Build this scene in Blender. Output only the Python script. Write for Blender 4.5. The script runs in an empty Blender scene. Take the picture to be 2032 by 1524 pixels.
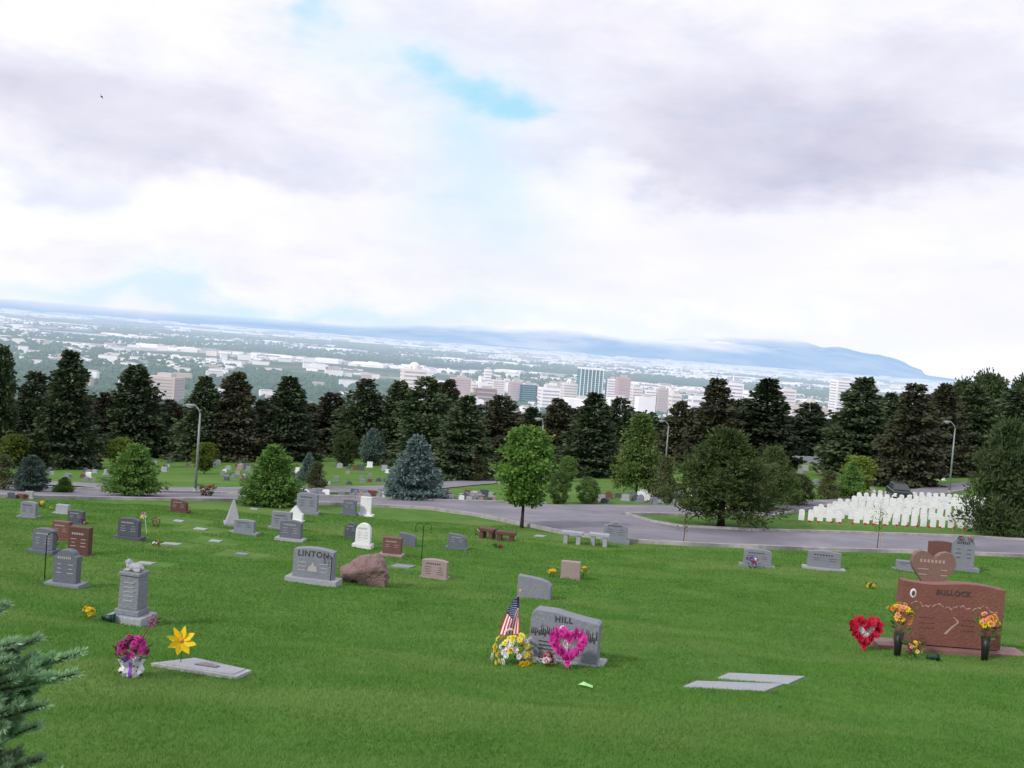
import bpy, bmesh, math, random
import numpy as np
from mathutils import Vector, Matrix, noise as mnoise
R_=math.radians
random.seed(7); rng=np.random.default_rng(11)
sc=bpy.context.scene; col=sc.collection
F=2032.0; ROLL=R_(4.4); PITCH=R_(2.27)
# ------------------------------------------------------------ camera
cam=bpy.data.objects.new('camera',bpy.data.cameras.new('camera')); col.objects.link(cam)
cam.data.lens=36; cam.data.sensor_width=36; cam.data.clip_end=90000; cam.data.clip_start=.1
CM=Matrix.Rotation(math.pi/2-PITCH,4,'X')@Matrix.Rotation(ROLL,4,'Z')
cam.matrix_world=CM; sc.camera=cam
C3=CM.to_3x3(); C3n=np.array(C3)
def ray(u,v): return C3@Vector(((u-1016)/F,-(v-762)/F,-1))
# ------------------------------------------------------------ terrain
TY=np.array([-40,0,8,16,24.5,36,50,70,100,140,180,260,500,1000,1800,3000,60000.])
TD=np.array([-6.4,1.7,3.35,4.95,6.2,7.5,8.8,10.4,12.9,16,19.5,29,62,112,148,150,150.])
sl=np.diff(TD)/np.diff(TY); ms=np.zeros(len(TY)); ms[0]=sl[0]; ms[-1]=0
for i in range(1,len(TY)-1):
    ms[i]=0 if sl[i-1]*sl[i]<=0 else 2*sl[i-1]*sl[i]/(sl[i-1]+sl[i])
def sst(a,b,x):
    t=np.clip((x-a)/(b-a),0,1); return t*t*(3-2*t)
def Hn(x,y):
    x=np.asarray(x,float); y=np.asarray(y,float); yy=np.clip(y,-39.9,59999)
    i=np.clip(np.searchsorted(TY,yy)-1,0,len(TY)-2); h=TY[i+1]-TY[i]; t=(yy-TY[i])/h
    d=(2*t**3-3*t**2+1)*TD[i]+(t**3-2*t**2+t)*h*ms[i]+(-2*t**3+3*t**2)*TD[i+1]+(t**3-t**2)*h*ms[i+1]
    s=.06*sst(20,100,yy)*(1-sst(250,900,yy))
    b=(.05*np.sin(x*1.1+1)*np.sin(y*.8+x*.3)+.05*np.sin(x*.45+y*.6+2)+.03*np.sin(x*1.9-y*1.3))*(1-sst(40,70,yy))
    return -d+s*np.clip(x,-300,300)+b
def H(x,y): return float(Hn(x,y))
def G(u,v):
    d=ray(u,v); k=2.0; pk=k
    while k<260:
        if d.z*k<H(d.x*k,d.y*k): break
        pk=k; k*=1.02
    else:
        k=170/d.y; return Vector((d.x*k,d.y*k,H(d.x*k,d.y*k)))
    for _ in range(18):
        m=(k+pk)/2
        if d.z*m<H(d.x*m,d.y*m): k=m
        else: pk=m
    return Vector((d.x*k,d.y*k,H(d.x*k,d.y*k)))
def depth(p): return -(C3.transposed()@Vector(p)).z
def AT(u,v,Y):
    d=ray(u,v); return d*(Y/d.y)
def GS(u,v):
    p=G(u,v); return p,depth(p)/F
# ------------------------------------------------------------ materials
def haze_out(nt,shader,k=11000.,colr=(.64,.79,1.0)):  # paints aerial haze as emission that grows with distance from the origin
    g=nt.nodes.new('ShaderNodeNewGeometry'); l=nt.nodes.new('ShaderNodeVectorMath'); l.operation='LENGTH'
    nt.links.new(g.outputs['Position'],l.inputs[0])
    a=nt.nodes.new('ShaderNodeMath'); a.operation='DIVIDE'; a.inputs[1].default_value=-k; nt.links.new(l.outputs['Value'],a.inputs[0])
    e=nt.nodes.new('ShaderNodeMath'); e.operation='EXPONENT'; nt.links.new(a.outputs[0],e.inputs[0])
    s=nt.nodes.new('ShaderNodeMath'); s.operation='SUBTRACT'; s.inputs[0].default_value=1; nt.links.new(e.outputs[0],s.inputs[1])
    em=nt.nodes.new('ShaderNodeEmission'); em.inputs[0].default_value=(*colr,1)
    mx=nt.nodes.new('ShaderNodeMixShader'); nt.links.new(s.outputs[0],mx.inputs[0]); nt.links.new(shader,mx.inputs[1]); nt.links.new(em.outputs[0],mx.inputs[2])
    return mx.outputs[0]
def mat(name,c,rough=.8,c2=None,scale=3.,bump=0.,bscale=None,spec=.3,haze=False,detail=4,metal=0,ramp=(.35,.65),transl=0.,objrand=0.,c3=None,s3=.3,hk=11000.,stretch=None):
    m=bpy.data.materials.new(name); m.use_nodes=True; nt=m.node_tree; nd=nt.nodes; L=nt.links.new
    b=nd['Principled BSDF']; out=nd['Material Output']; b.inputs['Roughness'].default_value=rough
    b.inputs['Specular IOR Level'].default_value=spec; b.inputs['Metallic'].default_value=metal
    b.inputs['Base Color'].default_value=(*c,1); cs=None
    g=nd.new('ShaderNodeNewGeometry')
    if c2:
        n=nd.new('ShaderNodeTexNoise'); n.inputs['Scale'].default_value=scale; n.inputs['Detail'].default_value=detail; n.inputs['Roughness'].default_value=.65
        L(g.outputs['Position'],n.inputs['Vector'])
        r=nd.new('ShaderNodeMapRange'); r.inputs[1].default_value=ramp[0]; r.inputs[2].default_value=ramp[1]; L(n.outputs['Fac'],r.inputs[0])
        x=nd.new('ShaderNodeMix'); x.data_type='RGBA'; L(r.outputs[0],x.inputs[0]); x.inputs[6].default_value=(*c,1); x.inputs[7].default_value=(*c2,1); cs=x.outputs[2]
        if c3:
            n=nd.new('ShaderNodeTexNoise'); n.inputs['Scale'].default_value=s3; n.inputs['Detail'].default_value=5
            if stretch:
                vm_=nd.new('ShaderNodeVectorMath'); vm_.operation='MULTIPLY'; vm_.inputs[1].default_value=stretch; L(g.outputs['Position'],vm_.inputs[0]); L(vm_.outputs[0],n.inputs['Vector'])
            else: L(g.outputs['Position'],n.inputs['Vector'])
            r=nd.new('ShaderNodeMapRange'); r.inputs[1].default_value=.48; r.inputs[2].default_value=.72; L(n.outputs['Fac'],r.inputs[0])
            y=nd.new('ShaderNodeMix'); y.data_type='RGBA'; L(r.outputs[0],y.inputs[0]); L(cs,y.inputs[6]); y.inputs[7].default_value=(*c3,1); cs=y.outputs[2]
        if objrand:
            o=nd.new('ShaderNodeObjectInfo'); h=nd.new('ShaderNodeHueSaturation'); r=nd.new('ShaderNodeMapRange')
            r.inputs[3].default_value=1-objrand; r.inputs[4].default_value=1+objrand; L(o.outputs['Random'],r.inputs[0]); L(r.outputs[0],h.inputs['Value']); L(cs,h.inputs['Color']); cs=h.outputs[0]
        L(cs,b.inputs['Base Color'])
    if bump:
        n=nd.new('ShaderNodeTexNoise'); n.inputs['Scale'].default_value=bscale or scale*2; n.inputs['Detail'].default_value=5; L(g.outputs['Position'],n.inputs['Vector'])
        bp=nd.new('ShaderNodeBump'); bp.inputs['Strength'].default_value=bump; bp.inputs['Distance'].default_value=.05; L(n.outputs['Fac'],bp.inputs['Height']); L(bp.outputs[0],b.inputs['Normal'])
    sh=b.outputs[0]
    if transl:
        t=nd.new('ShaderNodeBsdfTranslucent')
        if cs: L(cs,t.inputs[0])
        else: t.inputs[0].default_value=(*c,1)
        mx=nd.new('ShaderNodeMixShader'); mx.inputs[0].default_value=transl; L(sh,mx.inputs[1]); L(t.outputs[0],mx.inputs[2]); sh=mx.outputs[0]
    if haze: sh=haze_out(nt,sh,hk)
    if sh is not b.outputs[0]: L(sh,out.inputs[0])
    return m
M={}
def gran(n,c,k=.68,bump=.3): M[n]=mat('granite_'+n,c,.6,tuple(x*k for x in c),38,bump,22,spec=.35,ramp=(.38,.62),c3=tuple(x*.75 for x in c),s3=2.2,detail=6)
gran('gray',(.235,.25,.30)); gran('light',(.37,.385,.43)); gran('dark',(.085,.095,.125)); gran('slate',(.14,.155,.20))
gran('red',(.17,.075,.063)); gran('pink',(.36,.275,.275)); gran('brown',(.12,.052,.045)); gran('rose',(.25,.14,.125)); gran('white',(.74,.74,.78),.9)
gran('bull',(.225,.09,.072)); gran('boulder',(.27,.175,.17),.6,.9); gran('concrete',(.40,.40,.42),.8)
M['etch']=mat('etched_dark',(.05,.05,.06),.9); M['etchl']=mat('etched_light',(.36,.35,.36),.9); M['etchr']=mat('etched_rose',(.40,.28,.25),.9)
M['lawn']=mat('lawn',(.06,.14,.024),.95,(.095,.19,.036),1.3,.5,22,spec=.1,c3=(.13,.20,.05),s3=.22,detail=8,stretch=(.5,1.5,1))
M['blade']=mat('grass_blade',(.072,.185,.026),.7,(.112,.255,.042),.7,spec=.2,transl=.3,c3=(.175,.285,.075),s3=.22,detail=5,stretch=(.5,1.5,1))
M['asphalt']=mat('asphalt',(.17,.165,.195),.85,(.235,.225,.26),.5,.3,30,spec=.3,detail=8,c3=(.13,.125,.155),s3=.15)
M['kerb']=mat('kerb_concrete',(.36,.35,.36),.9,(.25,.24,.24),2)
M['bark']=mat('bark',(.06,.045,.035),.95,(.03,.022,.018),8,.5)
def leaf(n,a,b,sc_=.9,tr=.2): M[n]=mat('foliage_'+n,a,.75,b,sc_,spec=.15,transl=tr,objrand=.3,detail=6,ramp=(.38,.62))
leaf('spruce',(.032,.058,.027),(.070,.092,.046),.9,.1); leaf('spruceb',(.040,.052,.028),(.086,.084,.05),.9,.1); leaf('sprucef',(.024,.042,.022),(.048,.064,.034),.4,.1)
leaf('green',(.075,.16,.035),(.16,.275,.07),2.5,.3); leaf('blue',(.12,.19,.175),(.22,.31,.30),2.5); leaf('bluedk',(.07,.12,.10),(.13,.19,.16),2.5)
leaf('maple',(.065,.14,.028),(.14,.25,.05),2.,.3); leaf('oak',(.075,.145,.035),(.16,.24,.07),2.,.3); leaf('pine',(.055,.10,.03),(.125,.17,.055),1.5,.25)
leaf('pinedk',(.030,.055,.02),(.066,.092,.036),1.5); leaf('yellowg',(.11,.16,.028),(.18,.24,.045),1.5,.3); leaf('shrub',(.06,.12,.032),(.12,.195,.055),4)
leaf('olive',(.062,.082,.032),(.12,.135,.06),2); leaf('needle',(.19,.34,.18),(.38,.54,.34),9,.35); leaf('stem',(.03,.07,.015),(.06,.11,.03),20)
def pl(n,c,r=.6,tr=.12): M[n]=mat(n,c,r,tuple(min(1,x*.8) for x in c),60,transl=tr)
pl('yellow',(.85,.60,.015)); pl('paleyellow',(.85,.74,.14)); pl('orange',(.8,.26,.06)); pl('peach',(.8,.36,.2)); pl('magenta',(.5,.035,.26)); pl('hotpink',(.78,.06,.46))
pl('redf',(.6,.015,.06)); pl('whitef',(.8,.79,.84)); pl('purple',(.2,.08,.42)); pl('plum',(.28,.04,.13)); pl('flagred',(.55,.015,.03),.8,0); pl('flagwhite',(.75,.74,.78),.8,0); pl('flagblue',(.015,.02,.11),.8,0); pl('lime',(.4,.75,.3))
M['black']=mat('black_plastic',(.015,.018,.017),.4); M['iron']=mat('black_iron',(.02,.02,.022),.5,metal=.3); M['wire']=mat('green_wire',(.03,.07,.03),.6)
M['lampmetal']=mat('lamp_metal',(.24,.28,.28),.5,(.19,.22,.22),4,metal=.3); M['bronze']=mat('bronze',(.14,.12,.12),.5,(.22,.2,.2),30,metal=.4)
M['darkgreen']=mat('dark_green_plastic',(.015,.05,.035),.4); M['wood']=mat('wood_stick',(.35,.25,.13),.7)
M['carpaint']=mat('car_paint',(.02,.035,.04),.25,spec=.6); M['carglass']=mat('car_glass',(.03,.035,.04),.1,spec=.8); M['tyre']=mat('tyre',(.02,.02,.02),.9); M['lightglass']=mat('headlight_glass',(.7,.7,.7),.15,spec=.8)
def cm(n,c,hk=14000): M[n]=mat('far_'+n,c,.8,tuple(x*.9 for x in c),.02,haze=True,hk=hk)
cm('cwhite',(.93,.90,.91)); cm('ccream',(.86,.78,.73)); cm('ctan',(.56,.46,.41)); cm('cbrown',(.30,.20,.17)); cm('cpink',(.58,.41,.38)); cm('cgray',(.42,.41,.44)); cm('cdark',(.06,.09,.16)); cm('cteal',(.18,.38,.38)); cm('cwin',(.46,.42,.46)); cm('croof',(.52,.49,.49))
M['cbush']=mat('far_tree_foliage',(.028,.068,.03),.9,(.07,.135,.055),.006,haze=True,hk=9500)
# ------------------------------------------------------------ object helpers
def props(o,label=None,cat=None,group=None,kind=None):
    if label: o['label']=label
    if cat: o['category']=cat
    if group: o['group']=group
    if kind: o['kind']=kind
    return o
def root(name,label,cat,loc,rz=0,group=None,scale=(1,1,1)):
    o=bpy.data.objects.new(name,None); col.objects.link(o); o.empty_display_size=.2
    o.location=loc; o.rotation_euler=(0,0,rz); o.scale=scale; return props(o,label,cat,group)
def part(name,me,parent,loc=(0,0,0),rot=(0,0,0),scale=(1,1,1)):
    o=bpy.data.objects.new(name,me); col.objects.link(o); o.parent=parent; o.location=loc; o.rotation_euler=rot; o.scale=scale; return o
def single(name,me,label,cat,loc=(0,0,0),rz=0,group=None,kind=None,scale=(1,1,1)):
    o=bpy.data.objects.new(name,me); col.objects.link(o); o.location=loc; o.rotation_euler=(0,0,rz); o.scale=scale; return props(o,label,cat,group,kind)
def struct(name,me): return single(name,me,None,None,kind='structure')
def npmesh(name,V,Fc,mats,smooth=False,mi=None):
    V=np.asarray(V,np.float32); Fc=np.asarray(Fc,np.int32); me=bpy.data.meshes.new(name)
    me.vertices.add(len(V)); me.vertices.foreach_set('co',V.ravel()); k=Fc.shape[1]
    me.loops.add(Fc.size); me.loops.foreach_set('vertex_index',Fc.ravel())
    me.polygons.add(len(Fc)); me.polygons.foreach_set('loop_start',np.arange(0,Fc.size,k,dtype=np.int32))
    me.polygons.foreach_set('use_smooth',np.full(len(Fc),smooth))
    for m in mats: me.materials.append(m)
    if mi is not None: me.polygons.foreach_set('material_index',np.asarray(mi,np.int32))
    me.update(calc_edges=True); return me
class MB:
    def __init__(s): s.v=[]; s.f=[]; s.m=[]
    def add(s,v,f,m=0):
        b=len(s.v); s.v+=[tuple(x) for x in v]; s.f+=[tuple(i+b for i in q) for q in f]; s.m+=[m]*len(f); return s
    def box(s,c,d,m=0,rz=0,taper=1):
        x,y,z=d[0]/2,d[1]/2,d[2]/2; ca,sa=math.cos(rz),math.sin(rz); V=[]
        for k in (-1,1):
            t=taper if k>0 else 1
            for i,j in ((-1,-1),(1,-1),(1,1),(-1,1)):
                a,b=i*x*t,j*y*t; V.append((c[0]+a*ca-b*sa,c[1]+a*sa+b*ca,c[2]+k*z))
        return s.add(V,[(3,2,1,0),(4,5,6,7),(0,1,5,4),(1,2,6,5),(2,3,7,6),(3,0,4,7)],m)
    def tube(s,pts,rad,n=8,m=0):
        pts=[Vector(p) for p in pts]
        if not isinstance(rad,(list,tuple)): rad=[rad]*len(pts)
        V=[];Fc=[]
        for i,p in enumerate(pts):
            t=(pts[min(i+1,len(pts)-1)]-pts[max(i-1,0)]).normalized()
            a=t.cross(Vector((0,0,1))) if abs(t.z)<.95 else t.cross(Vector((1,0,0))); a.normalize(); b=t.cross(a)
            for k in range(n):
                w=2*math.pi*k/n; V.append(p+(a*math.cos(w)+b*math.sin(w))*rad[i])
        for i in range(len(pts)-1):
            for k in range(n):
                j=(k+1)%n; Fc.append((i*n+k,(i+1)*n+k,(i+1)*n+j,i*n+j))
        Fc.append(tuple(range(n))); Fc.append(tuple((len(pts)-1)*n+k for k in reversed(range(n))))
        return s.add(V,Fc,m)
    def ell(s,c,r,m=0,n=10,k=7):
        V=[];Fc=[]
        for i in range(k+1):
            t=math.pi*i/k
            for j in range(n):
                p=2*math.pi*j/n; V.append((c[0]+r[0]*math.sin(t)*math.cos(p),c[1]+r[1]*math.sin(t)*math.sin(p),c[2]+r[2]*math.cos(t)))
        for i in range(k):
            for j in range(n): q=(j+1)%n; Fc.append((i*n+j,(i+1)*n+j,(i+1)*n+q,i*n+q))
        return s.add(V,Fc,m)
    def lathe(s,prof,n=14,m=0):
        V=[];Fc=[]
        for r,z in prof:
            for j in range(n): p=2*math.pi*j/n; V.append((r*math.cos(p),r*math.sin(p),z))
        for i in range(len(prof)-1):
            for j in range(n): q=(j+1)%n; Fc.append((i*n+j,i*n+q,(i+1)*n+q,(i+1)*n+j))
        Fc.append(tuple(reversed(range(n)))); Fc.append(tuple((len(prof)-1)*n+j for j in range(n)))
        return s.add(V,Fc,m)
    def prism(s,prof,t,y0=0,m=0):
        n=len(prof); V=[(x,y0-t/2,z) for x,z in prof]+[(x,y0+t/2,z) for x,z in prof]
        Fc=[tuple(range(n)),tuple(reversed(range(n,2*n)))]+[(i,i+n,(i+1)%n+n,(i+1)%n) for i in range(n)]
        return s.add(V,Fc,m)
    def mesh(s,name,mats,smooth=False,bevel=0):
        me=bpy.data.meshes.new(name); me.from_pydata(s.v,[],s.f)
        for m in (mats if isinstance(mats,(list,tuple)) else [mats]): me.materials.append(M[m] if isinstance(m,str) else m)
        me.polygons.foreach_set('material_index',s.m)
        bm=bmesh.new(); bm.from_mesh(me)
        if bevel:
            bmesh.ops.recalc_face_normals(bm,faces=bm.faces)
            E=[e for e in bm.edges if len(e.link_faces)==2 and e.calc_face_angle(0)>R_(35)]
            bmesh.ops.bevel(bm,geom=E,offset=bevel,segments=2,affect='EDGES',profile=.6)
        bmesh.ops.recalc_face_normals(bm,faces=bm.faces)
        for f in bm.faces: f.smooth=smooth
        bm.to_mesh(me); bm.free(); me.update(); return me
def remesh(mb,name,matn,vox,disp=0,seed=0):
    me=mb.mesh(name,matn); o=bpy.data.objects.new('tmp',me); col.objects.link(o)
    md=o.modifiers.new('r','REMESH'); md.mode='VOXEL'; md.voxel_size=vox; md.use_smooth_shade=True
    dg=bpy.context.evaluated_depsgraph_get(); me2=bpy.data.meshes.new_from_object(o.evaluated_get(dg)); bpy.data.objects.remove(o)
    me2.materials.clear(); me2.materials.append(M[matn])
    for v in me2.vertices:
        if disp: v.co+=v.normal*disp*(mnoise.noise(v.co*3+Vector((seed,0,0)))+.5*mnoise.noise(v.co*8))
    me2.name=name; return me2
def text_mesh(s,size,m,ext=.004,name='inscription'):
    c=bpy.data.curves.new('t','FONT'); c.body=s; c.size=size; c.align_x='CENTER'; c.align_y='CENTER'; c.extrude=ext; c.offset=size*.015; c.space_character=1.15
    o=bpy.data.objects.new('tmp',c); col.objects.link(o); dg=bpy.context.evaluated_depsgraph_get()
    me=bpy.data.meshes.new_from_object(o.evaluated_get(dg)); bpy.data.objects.remove(o); me.materials.clear(); me.materials.append(M[m]); me.name=name; return me
# ------------------------------------------------------------ ground sheets
def sheet(name,rows,cols,m,fx):
    V=[];n=len(cols)
    for y in rows:
        x=fx(cols,y); V.append(np.stack([x,np.full(n,y),Hn(x,np.full(n,y))],1))
    V=np.concatenate(V); i=np.arange(len(rows)-1)[:,None]*n+np.arange(n-1)[None,:]; i=i.ravel()
    return npmesh(name,V,np.stack([i,i+1,i+n+1,i+n],1),[m],True)
rows=list(np.arange(-8,60,.4))
while rows[-1]<300: rows.append(rows[-1]*1.02)
fx=lambda c,y: c*(max(y,0)+14)
struct('lawn',sheet('lawn',rows,np.linspace(-1.15,1.15,170),M['lawn'],fx))
r2=[rows[-1]]
while r2[-1]<48000: r2.append(r2[-1]*1.04)
vm=bpy.data.materials.new('valley_floor'); vm.use_nodes=True; nt=vm.node_tree; nd=nt.nodes; L=nt.links.new; b=nd['Principled BSDF']; b.inputs['Roughness'].default_value=.95
g=nd.new('ShaderNodeNewGeometry')
def vnoise(scale,sx=1,sy=1,det=6):
    mp=nd.new('ShaderNodeVectorMath'); mp.operation='MULTIPLY'; mp.inputs[1].default_value=(sx,sy,0); L(g.outputs['Position'],mp.inputs[0])
    n=nd.new('ShaderNodeTexNoise'); n.inputs['Scale'].default_value=scale; n.inputs['Detail'].default_value=det; n.inputs['Roughness'].default_value=.7; L(mp.outputs[0],n.inputs[0]); return n.outputs['Fac']
def mr(x,a,b_):
    r=nd.new('ShaderNodeMapRange'); r.inputs[1].default_value=a; r.inputs[2].default_value=b_; L(x,r.inputs[0]); return r.outputs[0]
def mixc(f,a,c):
    x=nd.new('ShaderNodeMix'); x.data_type='RGBA'; L(f,x.inputs[0])
    for i,k in ((6,a),(7,c)):
        if isinstance(k,tuple): x.inputs[i].default_value=(*k,1)
        else: L(k,x.inputs[i])
    return x.outputs[2]
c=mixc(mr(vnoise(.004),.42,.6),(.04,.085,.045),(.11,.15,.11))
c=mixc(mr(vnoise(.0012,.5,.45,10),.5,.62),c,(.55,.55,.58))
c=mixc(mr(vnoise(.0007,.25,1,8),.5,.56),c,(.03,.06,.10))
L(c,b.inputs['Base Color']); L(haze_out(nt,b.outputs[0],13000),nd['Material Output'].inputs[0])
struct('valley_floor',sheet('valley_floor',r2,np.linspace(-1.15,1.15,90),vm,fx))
# ------------------------------------------------------------ roads (edges traced, then laid on the terrain)
def ip(tab,u): return float(np.interp(u,[a for a,_ in tab],[b for _,b in tab]))
main_near=[(-80,984),(100,990),(300,993),(500,995),(700,1004),(850,1011),(950,1025),(1050,1045),(1130,1062),(1250,1076),(1400,1084),(1600,1092),(1800,1097),(2032,1105),(2130,1110)]
main_far=[(-80,965),(100,972),(300,979),(500,983),(700,990),(850,996),(1000,1000),(1100,1003),(1180,1009),(1240,1023),(1290,1038),(1350,1048),(1500,1056),(1700,1061),(1900,1068),(2032,1075),(2130,1080)]
br_near=[(1095,1010),(1180,1017),(1240,1022),(1330,1023),(1450,1026),(1530,1026),(1590,1014),(1650,1004),(1720,998),(1800,993),(1860,983),(1930,971)]
br_far=[(1095,1003),(1340,1004),(1440,1008),(1530,1008),(1600,996),(1700,989),(1760,981),(1850,966),(1930,955)]
up_near=[(-80,958),(150,966),(290,979),(500,980),(700,979),(850,973),(950,963),(1100,951),(1250,945)]
up_far=[(-80,951),(150,958),(290,969),(500,968),(700,967),(850,960),(950,951),(1100,942),(1250,938)]
def ribbon(name,near,far,u0,u1,off,m,K=10,step=12):
    V=[]
    us=np.arange(u0,u1+1,step)
    for u in us:
        a=G(u,ip(near,u)); c_=G(u,ip(far,u))
        for k in range(K+1):
            p=a.lerp(c_,k/K); V.append((p.x,p.y,H(p.x,p.y)+off))
    i=(np.arange(len(us)-1)[:,None]*(K+1)+np.arange(K)[None,:]).ravel()
    struct(name,npmesh(name,V,np.stack([i,i+K+1,i+K+2,i+1],1),[M[m]],True))
def kerb(name,tab,u0,u1,side,step=12):
    pts=[G(u,ip(tab,u)) for u in np.arange(u0,u1+1,step)]; V=[];Fc=[]
    for i,p in enumerate(pts):
        t=(pts[min(i+1,len(pts)-1)]-pts[max(i-1,0)]); t.z=0; t.normalize(); n=Vector((-t.y,t.x,0))*side
        z=H(p.x,p.y); q=p+n*.18
        V+=[(p.x,p.y,z-.1),(p.x,p.y,z+.17),(q.x,q.y,z+.17),(q.x,q.y,z-.1)]
    for i in range(len(pts)-1):
        a=i*4;b_=a+4; Fc+=[(a,b_,b_+1,a+1),(a+1,b_+1,b_+2,a+2),(a+2,b_+2,b_+3,a+3)]
    struct(name,npmesh(name,V,Fc,[M['kerb']]))
ribbon('cemetery_road',main_near,main_far,-80,2130,.06,'asphalt')
ribbon('branch_road',br_near,br_far,1096,1930,.066,'asphalt')
ribbon('upper_road',up_near,up_far,-80,1250,.06,'asphalt',K=5)
kerb('kerb',main_near,-80,2130,-1); kerb('kerb',main_far,1240,2130,1); kerb('kerb',main_far,-80,1095,1); kerb('kerb',br_near,1240,1920,-1)
# ------------------------------------------------------------ grass blades
def grass(N):
    Y=6.5+ (48-6.5)*rng.random(N)**1.25; X=(rng.random(N)*2-1)*.6*Y
    Z=Hn(X,Y); P=np.stack([X,Y,Z],1); c_=P@C3n; u=1016+F*c_[:,0]/-c_[:,2]; v=762-F*c_[:,1]/-c_[:,2]
    nr=np.interp(u,[a for a,_ in main_near],[b_ for _,b_ in main_near])
    k=(v>nr+3)&(u>-60)&(u<2100)
    for poly in SLABS:
        ins=np.ones(N,bool); n=len(poly)
        for i in range(n):
            a=poly[i]; b_=poly[(i+1)%n]; ins&=((b_[0]-a[0])*(v-a[1])-(b_[1]-a[1])*(u-a[0]))>-120
        k&=~ins
    P=P[k]; n=len(P); Y=P[:,1]
    pat=np.array([.5+.5*mnoise.noise(Vector((x*.7,y*.7,0))) for x,y in P[:,:2]])
    hgt=(.018+.022*rng.random(n))*(.75+.7*pat)*(1+.008*Y); w=.004*(Y/9)**.9; a=rng.random(n)*6.283
    s=np.stack([np.cos(a),np.sin(a),0*a],1)*w[:,None]; l=rng.normal(0,.6,(n,2))*hgt[:,None]
    tip=P+np.stack([l[:,0],l[:,1],hgt],1); P[:,2]-=.004
    V=np.stack([P-s,P+s,tip],1).reshape(-1,3)
    single('grass',npmesh('grass',V,np.arange(3*n).reshape(-1,3),[M['blade']]),'short mown green grass blades covering the near slope','grass',kind='stuff')
SLABS=[]
def slab(corners,label,m='light',t=.03,cat='grave marker',name='flat_marker',plate=None,group=None):
    pts=[G(u,v) for u,v in corners]; c_=sum(pts,Vector())/4; SLABS.append(corners)
    def layer(pts,z0,z1):
        mb=MB(); V=[(p.x-c_.x,p.y-c_.y,p.z-c_.z+z0) for p in pts]+[(p.x-c_.x,p.y-c_.y,p.z-c_.z+z1) for p in pts]; n=len(pts)
        mb.add(V,[tuple(reversed(range(n))),tuple(range(n,2*n))]+[(i,(i+1)%n,(i+1)%n+n,i+n) for i in range(n)]); return mb
    if plate:
        r=root(name,label,cat,c_,group=group)
        part('stone_slab',layer(pts,-.08,t+.02).mesh(name,m,bevel=.006),r)
        mid=c_; q=[mid+(p-mid)*.86 for p in pts]; part('stone_face',layer(q,t+.015,t+.03).mesh(name,'light'),r)
        q=[mid+(p-mid)*.25 for p in pts]; part('bronze_plate',layer(q,t+.03,t+.045).mesh(name,plate),r)
        return r
    return single(name,layer(pts,-.08,t).mesh(name,m,bevel=.006),label,cat,c_,group=group)
slab([(298,1322),(386,1311),(499,1336),(470,1349)],'large flat light stone marker with bronze plate beside magenta flowers','concrete',.02,plate='bronze')
slab([(1424,1347),(1446,1337),(1597,1344),(1566,1358)],'upper of two pale flat grave markers sunk in the right lawn','light',.02)
slab([(1356,1364),(1382,1353),(1554,1359),(1518,1373)],'lower of two pale flat grave markers sunk in the right lawn','light',.02)
for q,l in [((398,1050,30,5),'small flat pale marker behind the dark oval headstone, left lawn'),((428,1074,28,5),'small flat pale marker below the white pyramid monument'),((480,1100,30,5),'small flat gray marker left of the large LINTON headstone'),
            ((290,1118,40,5),'flat pale marker right behind the stone lamb monument'),((800,1124,50,8),'flat gray marker between the pink boulder and pink headstone'),((340,1080,44,6),'flat marker with small flowers at its left end'),
            ((505,1010,20,4),'tiny flat marker near the road left of the gable stone'),((1072,1064,26,4),'tiny flat marker near the road left of the stone benches'),((355,1034,24,4),'tiny flat marker below the brown slanted stone')]:
    u,v,w,h=q; slab([(u-w*.5,v+h*.1),(u-w*.25,v-h*.5),(u+w*.5,v+h*.05),(u+w*.25,v+h*.5)],l,'gray' if 'gray' in l else 'light')
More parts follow.
